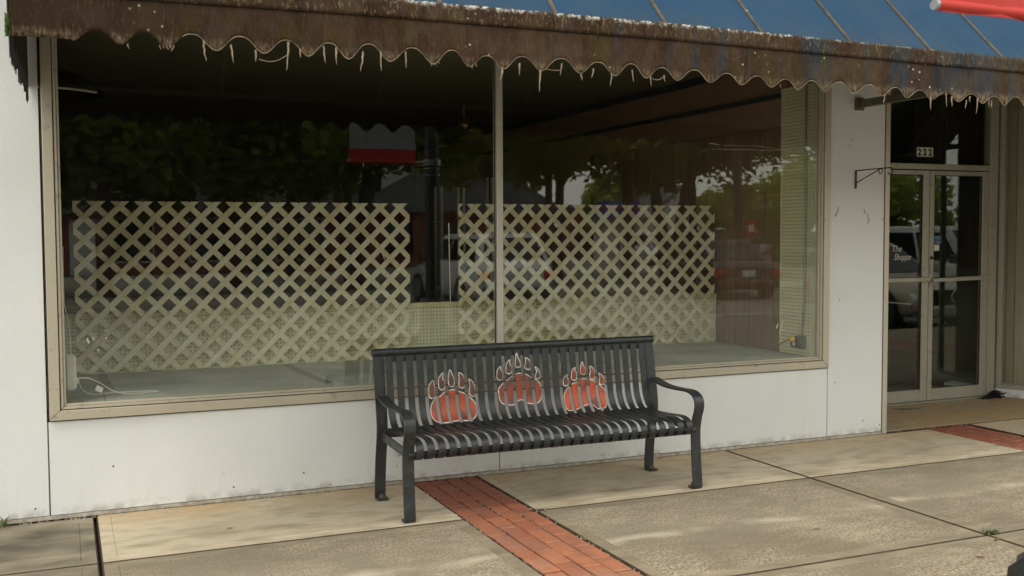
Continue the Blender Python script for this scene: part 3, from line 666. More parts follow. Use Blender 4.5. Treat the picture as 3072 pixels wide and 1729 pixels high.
# frayed binding threads hanging from the scallops
TH = [(0.53, 2.224, 0.078), (0.637, 2.216, 0.071), (0.734, 2.201, 0.045), (0.866, 2.242, 0.116), (0.914, 2.218, 0.035), (1.011, 2.235, 0.068), (1.064, 2.233, 0.071), (0.246, 2.194, 0.021), (0.364, 2.197, 0.018), (0.376, 2.195, 0.013), (0.389, 2.196, 0.015), (0.404, 2.197, 0.017), (0.417, 2.198, 0.024), (1.178, 2.224, 0.083), (1.256, 2.229, 0.081), (1.367, 2.236, 0.07), (1.484, 2.204, 0.017), (1.5, 2.203, .015), (1.515, 2.204, .013), (1.672, 2.204, 0.02), (1.69, 2.203, .014), (1.817, 2.23, 0.064), (1.901, 2.218, 0.053), (2.002, 2.23, 0.098), (2.11, 2.23, 0.054), (2.21, 2.224, 0.036), (2.276, 2.216, 0.043), (2.371, 2.234, 0.061), (2.481, 2.222, 0.056), (2.579, 2.215, 0.05), (2.654, 2.207, 0.031), (3.336, 2.198, 0.015), (3.864, 2.192, 0.017), (4.016, 2.199, 0.049), (4.335, 2.215, 0.071), (4.447, 2.21, 0.075), (4.488, 2.194, 0.054), (4.596, 2.181, 0.047), (4.62, 2.2, 0.033), (4.679, 2.203, 0.088), (4.764, 2.2, 0.059), (4.785, 2.186, 0.044)]
for x, z, l in TH:
    z = min(z, zb(x)+.004); r = .0022 if l < .03 else random.uniform(.0034, .0050); k = 7
    bd = random.uniform(-.011, .011); pts = [(x+bd*(i/k)**2+random.uniform(-.0022, .0022)*(i > 0), -1.457+.002*i/k, z-l*i/k) for i in range(k+1)]
    ap(MB().tube(pts, [r*(1-.8*(i/k)**1.6)*random.uniform(.8, 1.2) for i in range(k+1)], 5).build('frayed_thread', M_FRAY))
for (xa, za), (xb, zb_), s_ in [((.745, 2.165), (.862, 2.19), .018), ((2.01, 2.205), (2.11, 2.20), .006), ((2.585, 2.19), (2.654, 2.20), .012)]:
    ap(MB().tube([(xa+(xb-xa)*t/8, -1.458, za+(zb_-za)*t/8-s_*sin(pi*t/8)) for t in range(9)], .0013, 5).build('loose_cord', M_FRAY))

# ================================================================== BENCH
BO = Vector((2.42, -.55, 0))
BN = empty('park_bench', tuple(BO), 'black metal strap bench painted with three orange clawed paw prints below the window', 'bench')
def bp(o): o.location = -BO; o.parent = BN; return o
def catmull(P, n, closed=False):
    out = []; k = len(P); rng = range(k if closed else k-1)
    for i in rng:
        p = [P[(i+j) % k] if closed else P[min(max(i+j, 0), k-1)] for j in (-1, 0, 1, 2)]
        for s_ in range(n):
            t = s_/n
            out.append(tuple(.5*((2*p[1][a])+(-p[0][a]+p[2][a])*t+(2*p[0][a]-5*p[1][a]+4*p[2][a]-p[3][a])*t*t+(-p[0][a]+3*p[1][a]-3*p[2][a]+p[3][a])*t**3) for a in range(2)))
    if not closed: out.append(P[-1])
    return out
PR = [(-.305, .785), (-.33, .64), (-.350, .52), (-.372, .462), (-.408, .420), (-.47, .400), (-.60, .404), (-.74, .414), (-.80, .408), (-.836, .388), (-.846, .357), (-.828, .326), (-.788, .313), (-.745, .318)]
PADS=[[(1.873,0.544),(1.854,0.527),(1.84,0.495),(1.836,0.463),(1.844,0.438),(1.856,0.425),(1.88,0.417),(1.915,0.415),(1.957,0.419),(1.979,0.42),(2.007,0.42),(2.034,0.417),(2.064,0.42),(2.092,0.432),(2.107,0.455),(2.108,0.488),(2.098,0.514),(2.077,0.536),(2.05,0.559),(2.016,0.573),(1.988,0.586),(1.955,0.584),(1.93,0.578),(1.896,0.552)],[(2.282,0.602),(2.252,0.573),(2.251,0.546),(2.254,0.515),(2.266,0.492),(2.286,0.484),(2.327,0.477),(2.35,0.483),(2.368,0.499),(2.397,0.501),(2.415,0.486),(2.448,0.477),(2.483,0.478),(2.508,0.492),(2.521,0.521),(2.522,0.56),(2.511,0.592),(2.486,0.613),(2.462,0.623),(2.428,0.647),(2.399,0.652),(2.37,0.652),(2.34,0.638),(2.311,0.62)],[(2.697,0.559),(2.672,0.531),(2.661,0.506),(2.656,0.475),(2.658,0.443),(2.669,0.426),(2.687,0.426),(2.715,0.426),(2.753,0.437),(2.775,0.443),(2.806,0.449),(2.833,0.447),(2.848,0.433),(2.859,0.424),(2.885,0.423),(2.912,0.428),(2.931,0.45),(2.934,0.489),(2.934,0.521),(2.913,0.546),(2.899,0.56),(2.877,0.575),(2.84,0.591),(2.818,0.595),(2.788,0.602),(2.781,0.594),(2.756,0.582),(2.723,0.574)]]
TOES=[[(1.836,0.556),(1.854,0.545),(1.872,0.554),(1.873,0.6),(1.868,0.62),(1.863,0.643),(1.844,0.625),(1.835,0.603)],[(1.895,0.603),(1.911,0.587),(1.93,0.597),(1.931,0.635),(1.921,0.65),(1.925,0.682),(1.904,0.663),(1.894,0.641)],[(1.955,0.614),(1.969,0.601),(1.986,0.61),(1.989,0.646),(1.979,0.67),(1.967,0.697),(1.957,0.671),(1.953,0.641)],[(2.014,0.603),(2.034,0.591),(2.051,0.601),(2.051,0.635),(2.043,0.662),(2.017,0.678),(2.018,0.645)],[(2.073,0.558),(2.092,0.54),(2.11,0.555),(2.108,0.594),(2.098,0.621),(2.076,0.638),(2.08,0.603),(2.074,0.58)],[(2.248,0.631),(2.262,0.621),(2.284,0.629),(2.286,0.66),(2.275,0.682),(2.277,0.699),(2.254,0.681),(2.247,0.655)],[(2.305,0.661),(2.324,0.653),(2.342,0.663),(2.343,0.692),(2.333,0.708),(2.335,0.733),(2.312,0.712),(2.306,0.686)],[(2.366,0.695),(2.381,0.686),(2.399,0.693),(2.398,0.716),(2.387,0.741),(2.379,0.768),(2.369,0.73)],[(2.426,0.68),(2.443,0.671),(2.461,0.675),(2.463,0.701),(2.456,0.725),(2.432,0.74),(2.433,0.715),(2.425,0.695)],[(2.487,0.621),(2.499,0.614),(2.518,0.622),(2.518,0.647),(2.508,0.67),(2.489,0.684),(2.498,0.656),(2.488,0.641)],[(2.663,0.571),(2.675,0.564),(2.694,0.569),(2.698,0.596),(2.691,0.613),(2.694,0.628),(2.672,0.614),(2.663,0.595)],[(2.72,0.601),(2.734,0.592),(2.751,0.599),(2.754,0.632),(2.745,0.65),(2.75,0.667),(2.728,0.654),(2.72,0.631)],[(2.781,0.631),(2.796,0.622),(2.815,0.629),(2.814,0.656),(2.804,0.676),(2.796,0.697),(2.785,0.671),(2.779,0.648)],[(2.841,0.601),(2.859,0.591),(2.873,0.597),(2.873,0.632),(2.865,0.656),(2.843,0.67),(2.846,0.641),(2.839,0.618)],[(2.9,0.567),(2.914,0.556),(2.932,0.562),(2.933,0.589),(2.921,0.613),(2.901,0.625),(2.906,0.6),(2.9,0.584)]]

def pt_seg(px, pz, a, b_):
    dx, dz = b_[0]-a[0], b_[1]-a[1]; L = dx*dx+dz*dz; t = max(0, min(1, ((px-a[0])*dx+(pz-a[1])*dz)/L)) if L else 0
    return math.hypot(px-a[0]-dx*t, pz-a[1]-dz*t)
def inside(px, pz, P):
    r = False; j = len(P)-1
    for i in range(len(P)):
        if (P[i][1] > pz) != (P[j][1] > pz) and px < (P[j][0]-P[i][0])*(pz-P[i][1])/(P[j][1]-P[i][1])+P[i][0]: r = not r
        j = i
    return r
SH = []
for i, P in enumerate(PADS): SH.append((catmull(P, 2, True), 'pad', i))
for i, P in enumerate(TOES): SH.append((catmull(P, 3, True), 'toe', i//5))
SB = [(min(p[0] for p in P)-.006, max(p[0] for p in P)+.006, min(p[1] for p in P)-.006, max(p[1] for p in P)+.006) for P, _, _ in SH]
ORG = {('pad', 0): (.42, .070, .022), ('toe', 0): (.17, .055, .035), ('pad', 1): (.30, .062, .030), ('toe', 1): (.12, .052, .042), ('pad', 2): (.52, .080, .022), ('toe', 2): (.36, .058, .026)}
def paint(x, z):
    best = 9; ins = None
    for (P, kind, i), (a, b_, c, d) in zip(SH, SB):
        if a < x < b_ and c < z < d:
            dd = min(pt_seg(x, z, P[q], P[(q+1) % len(P)]) for q in range(len(P)))
            best = min(best, dd)
            if inside(x, z, P): ins = (kind, i)
    w = max(0, min(1, (.0034+.0009*noise.noise(Vector((x*60, z*60, 0)))-best)/.0018))
    if w > 0: base = ORG[ins] if ins else (.03, .03, .03); return tuple(base[k]*(1-w)+(.74, .72, .68)[k]*w for k in range(3))+(max(w, 1 if ins else 0),)
    if ins:
        g_ = noise.noise(Vector((x*23, z*14, 3+ins[1]))); f = 1-max(0, min(.75, g_*1.9+(.1 if ins[1] == 1 else -.05)))
        return tuple(v*f+.045*(1-f) for v in ORG[ins])+(1,)
    return (0, 0, 0, 0)
px_ = [(1.80, 2.14), (2.215, 2.56), (2.62, 2.97)]
plain_prof = catmull(PR, 5)
plain = MB().ribbon([(a, b_) for a, b_ in plain_prof], -.019, .019, .005).mesh('slat', M_BENCH)
for i in range(28):
    xc = 1.617+i*.0589
    if any(a < xc < b_ for a, b_ in px_):
        prof = []
        for p, q in zip(plain_prof, plain_prof[1:]):
            k = max(1, int(math.hypot(q[0]-p[0], q[1]-p[1])/.0028)) if p[1] > .405 and p[0] > -.45 else 1
            prof += [(p[0]+(q[0]-p[0])*t/k, p[1]+(q[1]-p[1])*t/k) for t in range(k)]
        prof.append(plain_prof[-1]); NX = 14; b = MB(); vs = []; cols = []; k = len(prof)
        for j, (py, pz) in enumerate(prof):
            a_ = Vector(prof[max(j-1, 0)]); c_ = Vector(prof[min(j+1, k-1)]); t = (c_-a_).normalized(); n = Vector((-t.y, t.x))*.0025
            for s_ in (-1, 1):
                for q in range(NX+1):
                    x = -.019+.038*q/NX; vs.append((x, py+n.x*s_, pz+n.y*s_))
                    cols.append(paint(xc+x, pz) if s_ == -1 and py > -.46 and pz > .40 else (0, 0, 0, 0))
        W_ = NX+1; fs = []
        for j in range(k-1):
            for s_ in (0, 1):
                o_ = j*2*W_+s_*W_
                for q in range(NX): fs.append((o_+q, o_+q+1, o_+2*W_+q+1, o_+2*W_+q))
            for q in (0, NX): fs.append((j*2*W_+q, j*2*W_+W_+q, (j+1)*2*W_+W_+q, (j+1)*2*W_+q))
        for j in (0, k-1):
            for q in range(NX): fs.append((j*2*W_+q, j*2*W_+q+1, j*2*W_+W_+q+1, j*2*W_+W_+q))
        b.add(vs, fs); me = b.mesh('slat', M_BENCHP)
        at = me.color_attributes.new('paint', 'FLOAT_COLOR', 'POINT')
        at.data.foreach_set('color', [c for col in cols for c in col])
    else: me = plain
    o = link('slat', me, BN, loc=(xc-BO.x, -BO.y, 0))
# side frames of bent flat bar
rear = catmull([(-.345, .010), (-.305, .010), (-.286, .025), (-.300, .19), (-.336, .37), (-.335, .45), (-.308, .60), (-.270, .80)], 5)
front = catmull([(-.345, .575), (-.40, .562), (-.50, .548), (-.62, .547), (-.72, .551), (-.78, .545), (-.825, .520), (-.836, .47), (-.812, .40), (-.800, .33), (-.805, .20), (-.818, .06), (-.822, .018), (-.812, .008), (-.770, .008)], 5)
for i, xc in enumerate((1.567, 3.275)):
    bp(MB().ribbon(rear, xc-.03, xc+.03, .011).build('leg', M_BENCH, bevel=.002))
    bp(MB().ribbon(front, xc-.03, xc+.03, .011).build('front_leg_and_armrest', M_BENCH, bevel=.002))
    bp(MB().add([(xc-.005, -.33, .335), (xc+.005, -.33, .335), (xc+.005, -.80, .315), (xc-.005, -.80, .315), (xc-.005, -.33, .385), (xc+.005, -.33, .385), (xc+.005, -.80, .365), (xc-.005, -.80, .365)], [(0, 1, 2, 3), (4, 5, 6, 7), (0, 1, 5, 4), (1, 2, 6, 5), (2, 3, 7, 6), (3, 0, 4, 7)]).build('seat_bracket', M_BENCH, bevel=.002))
    for yy in (-.325, -.785): 
        f_ = bp(MB().tube([(xc, yy, .018), (xc, yy, .034)], [.020, .012], 7).build('anchor_bolt', M_RUST))
bp(MB().tube([(1.535, -.268, .805), (3.307, -.268, .805)], .0225, 18).build('top_rail', M_BENCH))
bp(MB().tube([(1.57, -.795, .338), (3.27, -.795, .338)], .017, 10).build('front_rail', M_BENCH))
bp(MB().box(1.57, 3.27, -.362, -.350, .35, .40).build('rear_rail', M_BENCH, bevel=.002))
bp(MB().box(1.60, 3.24, -.302, -.294, .755, .79).build('back_strip', M_BENCH, bevel=.001))

# ================================================================== SMALL THINGS ON THE WALL AND IN THE WINDOW
H = empty('plant_hanger', (5.117, -.004, 1.83), 'thin black wall bracket for a hanging plant beside the doors', 'bracket')
def hp(o): o.location = (-5.117, .004, -1.83); o.parent = H; return o
hp(MB().box(5.109, 5.125, -.009, -.002, 1.76, 1.888).build('back_plate', M_BLACK, bevel=.002))
hp(MB().tube([(5.117, -.010, 1.885), (5.117, -.16, 1.887), (5.117, -.33, 1.888)]+[(5.117, -.335-.022*sin(a/6*pi), 1.866+.022*cos(a/6*pi)) for a in range(0, 9)], .0042, 7).build('arm', M_BLACK))
hp(MB().tube([(5.117, -.010, 1.80), (5.117, -.235, 1.882)], .004, 7).build('brace', M_BLACK))
hp(MB().tube([(5.117, -.245+.017*sin(a/12*2*pi), 1.868+.017*cos(a/12*2*pi)) for a in range(13)], .0035, 7).build('curl', M_BLACK))
PS = MB().box(-.028, .028, -.02, .02, -.095, .095).build('power_strip', M_WHITE, bevel=.010, seg=3, loc=(.018, .16, .735)); tag(PS, 'white power strip hanging in the lower left corner of the window', 'power strip')
MB().box(.029, .036, -.012, .012, -.06, -.03).box(.029, .034, -.01, .01, .0, .03).build('plug', M_WHITE, PS)
def cord(name, pts, r, label, mat=M_CORD):
    P = [Vector(p) for p in pts]; out = []
    for i in range(len(P)-1):
        p = [P[max(i-1, 0)], P[i], P[i+1], P[min(i+2, len(P)-1)]]
        for s_ in range(6):
            t = s_/6; out.append(.5*((2*p[1])+(-p[0]+p[2])*t+(2*p[0]-5*p[1]+4*p[2]-p[3])*t*t+(-p[0]+3*p[1]-3*p[2]+p[3])*t**3))
    out.append(P[-1]); o = MB().tube(out, r, 7).build(name, mat, PS); o.location = -PS.location; return o
cord('cord', [(.055, .16, .70), (.10, .18, .697), (.16, .25, .66), (.22, .30, .61), (.30, .31, .583), (.42, .31, .583), (.47, .34, .583), (.40, .37, .583), (.25, .38, .583), (.13, .34, .585), (.07, .24, .63), (.055, .2, .69)], .0038, 'white cord looping over the platform from the hanging power strip')
cord('hanging_wire', [(.020, .16, .83), (.018, .16, .93), (.006, .15, 1.03), (-.005, .14, 1.13), (-.004, .12, 1.4)], .0022, 'thin white wire running up from the power strip behind the glass')
MB().box(0, .04, 0, .0012, 0, .03).build('cord_tag', M_STICKW, None, loc=(.135, .22, .625), rot=(-.3, .5, .3))
tag(bpy.data.objects['cord_tag'], 'small paper tag on the white cord', 'tag')
OB = empty('outlet_box', (4.83, .20, .67), 'grey outlet box with metal conduit on the pegboard strip', 'outlet box')
def op(o): o.location = (-4.83, -.20, -.67); o.parent = OB; return o
op(MB().box(4.785, 4.834, .150, .225, .628, .722).build('box', M_BOXGREY, bevel=.009, seg=2))
op(MB().box(4.776, 4.784, .188, .262, .635, .715).build('cover_plate', simple('black_cover', (.03, .035, .035), .5), bevel=.002))
op(MB().tube([(4.812, .182, .722), (4.812, .181, .78), (4.816, .172, .86), (4.818, .168, 1.0), (4.818, .166, 2.5)], .008, 8).build('conduit', M_STEEL))
op(MB().tube([(4.774, .222, .66), (4.770, .222, .66)], .015, 14).build('socket', M_WHITE))
yp = empty('yellow_plug', (4.77, .225, .695), 'yellow plug and cord pushed into the grey outlet box', 'plug')
o = MB().tube([(4.772, .225, .695), (4.745, .228, .695), (4.738, .23, .695)], [.021, .021, .012], 16).build('plug_body', M_YELLOW, yp); o.location = (-4.77, -.225, -.695)
o = MB().tube([(4.744, .235, .69), (4.735, .275, .675), (4.74, .33, .65), (4.78, .40, .63), (4.815, .448, .612)], .0035, 6).build('cord', simple('brown_cord', (.13, .07, .05), .6), yp); o.location = (-4.77, -.225, -.695)
# old tape and scraps stuck to the inside and outside of the glass
def scrap(x0, z0, x1, z1, w, mat, y=.0145):
    d = Vector((x1-x0, 0, z1-z0)); n = Vector((-d.z, 0, d.x)).normalized()*w/2; a = Vector((x0, y, z0)); c = Vector((x1, y, z1))
    q = [a-n, c-n*.6, c+n*.6, a+n]; o = MB().add(q+[p+Vector((0, .0012, 0)) for p in q], [(0, 1, 2, 3), (7, 6, 5, 4), (0, 4, 5, 1), (1, 5, 6, 2), (2, 6, 7, 3), (3, 7, 4, 0)]).build('tape_scrap', mat, DWo)
TPW = simple('clear_old_tape', (.50, .50, .42), .5, .2, 40)
for s_ in [(1.98, 1.53, 2.04, 1.53, .006), (2.035, 1.53, 2.037, 1.52, .005)]: scrap(*s_, M_INK)
for s_ in [(2.089, 1.52, 2.095, 1.05, .005), (1.305, 1.50, 1.35, 1.50, .006), (.10, .925, .108, .895, .008), (.125, .93, .133, .912, .005), (.15, .868, .156, .852, .005), (.18, .963, .205, .961, .004), (.19, .925, .195, .917, .007),
           (3.91, 2.045, 4.0, 2.03, .003), (3.93, 2.005, 4.55, 2.012, .002), (4.02, 2.03, 4.3, 2.035, .0018), (4.3, 2.035, 4.58, 2.005, .0018), (1.68, 1.36, 1.695, 1.31, .006), (2.78, 1.515, 2.80, 1.49, .01), (2.83, 1.48, 2.835, 1.465, .01), (4.46, .80, 4.475, .835, .008), (4.50, .80, 4.515, .86, .007), (4.485, .79, 4.53, .785, .006)]: scrap(*s_, TPW)
# shelf uprights deeper in the shop
RK = empty('shelf_rack', (3.6, 4.2, 0), 'pale metal shelf uprights standing in the dark shop behind the right pane', 'shelf')
for x in (4.02, 4.075, 3.70, 3.76, 3.45, 3.52): MB().box(x-3.6, x-3.578, 0, .03, 0, 2.04 if x > 4 else 1.93).build('upright', M_PALE, RK)
for x in (3.46, 3.71, 4.03): MB().box(x-3.6, x-3.55, -.004, .0, .9, .93).build('bracket', M_PALE, RK)
# ceiling fan and pendant in the dark shop
F = empty('ceiling_fan', (3.7, 4.0, 2.74), 'brown ceiling fan hanging in the dark shop behind the mullion', 'ceiling fan')
MB().tube([(0, 0, 0), (0, 0, -.16)], .012, 8).build('rod', M_BROWNWALL, F)
MB().tube([(0, 0, -.13), (0, 0, -.15), (0, 0, -.24), (0, 0, -.26)], [.03, .09, .09, .05], 16).build('motor', simple('brass', (.25, .17, .06), .35, metal=.7), F)
bl = MB().add([(.12, -.05, -.21), (.62, -.07, -.215), (.64, .07, -.20), (.12, .05, -.20), (.12, -.05, -.204), (.62, -.07, -.209), (.64, .07, -.194), (.12, .05, -.194)], [(0, 1, 2, 3), (4, 5, 6, 7), (0, 1, 5, 4), (1, 2, 6, 5), (2, 3, 7, 6), (3, 0, 4, 7)]).mesh('blade', M_BLACK)
for i in range(4): link('blade', bl, F, rot=(0, 0, .3+i*pi/2))
PD = empty('pendant_lamp', (-.1, 1.6, 2.36), 'round pendant lamp with a white arc for the bright part of its rim behind the left of the window', 'lamp')
MB().tube([(.40*cos(a/28*2*pi), .40*sin(a/28*2*pi), 0) for a in range(18, 26)], .007, 6).build('rim', M_WHITE, PD)  # only the brightly lit part of the rim is built, as a white arc
MB().tube([(0, 0, .20), (0, 0, .12), (0, 0, .01)], [.05, .25, .385], 24, caps=False).build('shade', M_BLACK, PD); MB().tube([(0, 0, .2), (0, 0, .38)], .006, 6).build('stem', M_BLACK, PD)
# things standing inside the doors
TB = empty('display_table', (8.55, 2.3, 0), 'teal legged table seen dimly through the right door', 'table')
TE = simple('teal_paint', (.02, .16, .20), .5)
for sx in (-.35, .35):
    for sy in (-.2, .2): MB().box(sx-.025, sx+.025, sy-.025, sy+.025, 0, .42).build('leg', TE, TB)
MB().box(-.4, .4, -.25, .25, .42, .47).build('top', TE, TB, bevel=.004)
CB = MB().box(-.28, .28, -.18, .18, 0, .30).build('cardboard_box', simple('cardboard', (.30, .22, .10), .8), loc=(8.6, 2.25, 0)); tag(CB, 'tan cardboard box on the floor under the teal table', 'box')
bpy.data.objects['cardboard_box'].location = (8.55, 1.95, 0)

# ================================================================== LITTER, WEEDS, JOINT DIRT
def leaf(x, y, s_, a, label, grp='dry leaves scattered on the pavement'):
    b = MB(); n = 6; vs = []
    for i in range(n+1):
        t = i/n; w = .32*sin(pi*t)**.8; z = .004+.35*(t-.5)**2*s_
        vs += [((t-.5)*s_, w*s_*.5, z+.10*w*s_), ((t-.5)*s_, 0, z), ((t-.5)*s_, -w*s_*.5, z+.14*w*s_)]
    fs = [(i*3+j, i*3+j+1, (i+1)*3+j+1, (i+1)*3+j) for i in range(n) for j in (0, 1)]
    b.add(vs, fs, 0, True); o = b.build('fallen_leaf', M_LITTER, loc=(x, y, 0), rot=(0, 0, a)); return tag(o, label, 'leaf', grp)
leaf(3.50, -.06, .05, .3, 'reddish dry leaf against the wall by the right rear bench leg')
leaf(2.82, -.12, .05, .2, 'dark curled leaf lying under the right half of the bench')
leaf(.72, -.55, .04, .1, 'small brown leaf on the slab left of the bench')
leaf(2.32, -.38, .03, .4, 'tiny brown leaf on the slab behind the brick strip')
leaf(3.35, -1.75, .035, 2.6, 'orange leaf on the coarse slab near the lower middle')
leaf(3.62, -1.25, .03, 1.2, 'small orange leaf on the slab right of the bench')
leaf(3.72, -2.40, .045, 2.4, 'orange leaf in the lower right beyond the last joint')
leaf(4.0, -2.24, .05, .3, 'brown leaf beside the grass tuft at the slab corner')
leaf(2.55, -.10, .03, 1.0, 'dark leaf scrap at the wall by the middle panel seam')
def tuft(x, y, n, h, label, spread=.02):
    b = MB()
    for i in range(n):
        a = random.uniform(0, 2*pi); r = random.uniform(0, spread); l = h*random.uniform(.5, 1); lean = random.uniform(.2, .9)
        p0 = Vector((x+r*cos(a), y+r*sin(a), -.004)); d = Vector((cos(a), sin(a), 0)); s_ = Vector((-sin(a), cos(a), 0))*.0016
        p1 = p0+d*l*lean*.35+Vector((0, 0, l*.6)); p2 = p0+d*l*lean+Vector((0, 0, l*.85))
        b.add([p0-s_, p0+s_, p1+s_, p1-s_, p2], [(0, 1, 2, 3), (3, 2, 4)])
    return tag(b.build('weed', M_WEED), label, 'weed')
tuft(4.07, -2.14, 110, .022, 'yellow green grass tuft in the joint crossing at lower right', .045)
o = tuft(-.31, -.035, 26, .075, 'small green weed growing at the wall foot at far left', .014)
b = MB()
def crumb(x, y, s_, z=0): b.box(x-s_, x+s_, y-s_*.7, y+s_*.7, z-.004, z+s_*random.uniform(.3, 1.0), random.choice([0, 0, 1]))
for i in range(260): crumb(random.uniform(-1.5, 5.38), random.uniform(-.012, -.001), random.uniform(.0015, .0045))
for i in range(420): crumb(random.uniform(-.9, .12), random.uniform(-.04, -.002), random.uniform(.002, .006), -.004)
for i in range(160): crumb(random.gauss(.9, .35), -abs(random.gauss(0, .008)), random.uniform(.0015, .004))
for i in range(420): crumb(1.848+random.choice([0, .392])+random.gauss(0, .004), random.uniform(-4, 0), random.uniform(.0015, .004), -.003)
for i in range(150): crumb(1.848+random.choice([.098, .196, .294])+random.gauss(0, .003), random.uniform(-1.2, 0), random.uniform(.001, .0028), -.002)
for i in range(60): crumb(2.26+random.gauss(0, .02), -.87+random.gauss(0, .012), random.uniform(.002, .006))
for i in range(90): crumb(5.9+random.uniform(-.4, 1.4), .03+random.gauss(0, .006), random.uniform(.0015, .004))
for i in range(240): crumb(random.uniform(-1.4, 6), random.uniform(-3.4, -.05), random.uniform(.0008, .0022))
tag(b.build('pavement_dirt', [simple('dark_dirt', (.035, .022, .013), .95), simple('tan_grit', (.30, .25, .17), .9)]), 'dark dirt and grit caught in the joints and along the wall foot', 'dirt', kind='stuff')
b = MB()
for i in range(420):
    t = random.random(); x = 7.52-abs(random.gauss(0, .08)); y = .90-abs(random.gauss(0, .035)); hgt = .055*math.exp(-((x-7.50)/.10)**2); s_ = random.uniform(.003, .008)
    z = random.uniform(0, 1)*hgt; b.box(x-s_, x+s_, y-s_, y+s_, z, z+s_)
tag(b.build('black_debris', M_INK), 'heap of black crumbled debris in the corner by the right door', 'debris', kind='stuff')
for (x, y, sx, sy) in [(6.36, .72, .12, .03), (6.28, .76, .07, .02)]:
    bb = MB(); n = 14; bb.prism([(x+sx*cos(i/n*2*pi)*random.uniform(.75, 1), y+sy*sin(i/n*2*pi)*random.uniform(.6, 1)) for i in range(n)], 2, .0, .0035); tag(bb.build('damp_patch', simple('damp_dirt', (.07, .055, .035), .5)), 'dark flaking patch on the floor at the left door' if sx > .1 else 'small dark patch beside the larger one at the left door', 'stain')

# ================================================================== STREET LAMP AND BANNER
LX, LY = 3.17, -3.42
L = empty('street_lamp', (LX, LY, 0), 'black fluted street lamp post at the kerb holding a banner', 'street lamp')
def fl(z, r): return [(cos(i/24*2*pi)*(r*(1 if i % 2 else .93)), sin(i/24*2*pi)*(r*(1 if i % 2 else .93)), z) for i in range(24)]
def stack(name, lv):
    vs = [p for z, r in lv for p in fl(z, r)]; n = 24
    return MB().add(vs, [(i*n+j, i*n+(j+1) % n, (i+1)*n+(j+1) % n, (i+1)*n+j) for i in range(len(lv)-1) for j in range(n)]).build(name, M_BLACK, L)
stack('base', [(0, .33), (.14, .33), (.18, .31), (.30, .30), (.34, .25), (.40, .20), (.50, .165), (.54, .14), (.60, .125), (.78, .115), (.80, .13), (.84, .13), (.86, .09)])
stack('pole', [(.85, .072), (3.9, .058)])
MB().tube([(0, 0, 3.9), (0, 0, 4.0), (0, 0, 4.1), (0, 0, 4.55), (0, 0, 4.62), (0, 0, 4.8)], [.06, .11, .13, .19, .20, .02], 12).build('lantern', M_DKGREY, L)
for z in (2.12, 3.52):
    MB().tube([(-.05, 0, z), (-.75, 0, z)], .011, 8).build('banner_arm', M_STEEL, L); MB().tube([(0, 0, z-.03), (0, 0, z+.03)], .082, 16).build('clamp', M_STEEL, L)
for z in (2.0, 2.06): MB().tube([(0, 0, z), (0, 0, z+.012)], .0735, 16, caps=False).build('strap', M_STEEL, L)
bn = empty('street_banner', (LX-.45, LY, 2.085), 'white banner with a red bottom edge hanging from the lamp post', 'banner')
def cloth(z0, z1, nz, mat):
    b = MB(); nx = 16; vs = []
    for i in range(nx+1):
        for j in range(nz+1):
            x = -.33+.62*i/nx; z = z0+(z1-z0)*j/nz; y = .012*sin(x*9+z*2)+.006*sin(x*23+z*5)
            vs += [(x, y, z), (x, y+.002, z)]
    fs = []; k = nz+1
    for i in range(nx):
        for j in range(nz): a = (i*k+j)*2; c = ((i+1)*k+j)*2; fs += [(a, c, c+2, a+2), (a+1, a+3, c+3, c+1)]
    b.add(vs, fs, 0, True); o = link('cloth', b.mesh('cloth', mat), bn); return o
cloth(.015, .15, 4, M_RED).name = 'red_border'; cloth(.15, 1.42, 16, M_BANWHITE)
MB().tube([(-.34, 0, .035), (.30, 0, .035)], .018, 8).build('hem_rod', M_RED, bn); MB().tube([(-.352, 0, .035), (-.338, 0, .035)], .016, 10).build('rod_cap', M_STEEL, bn)
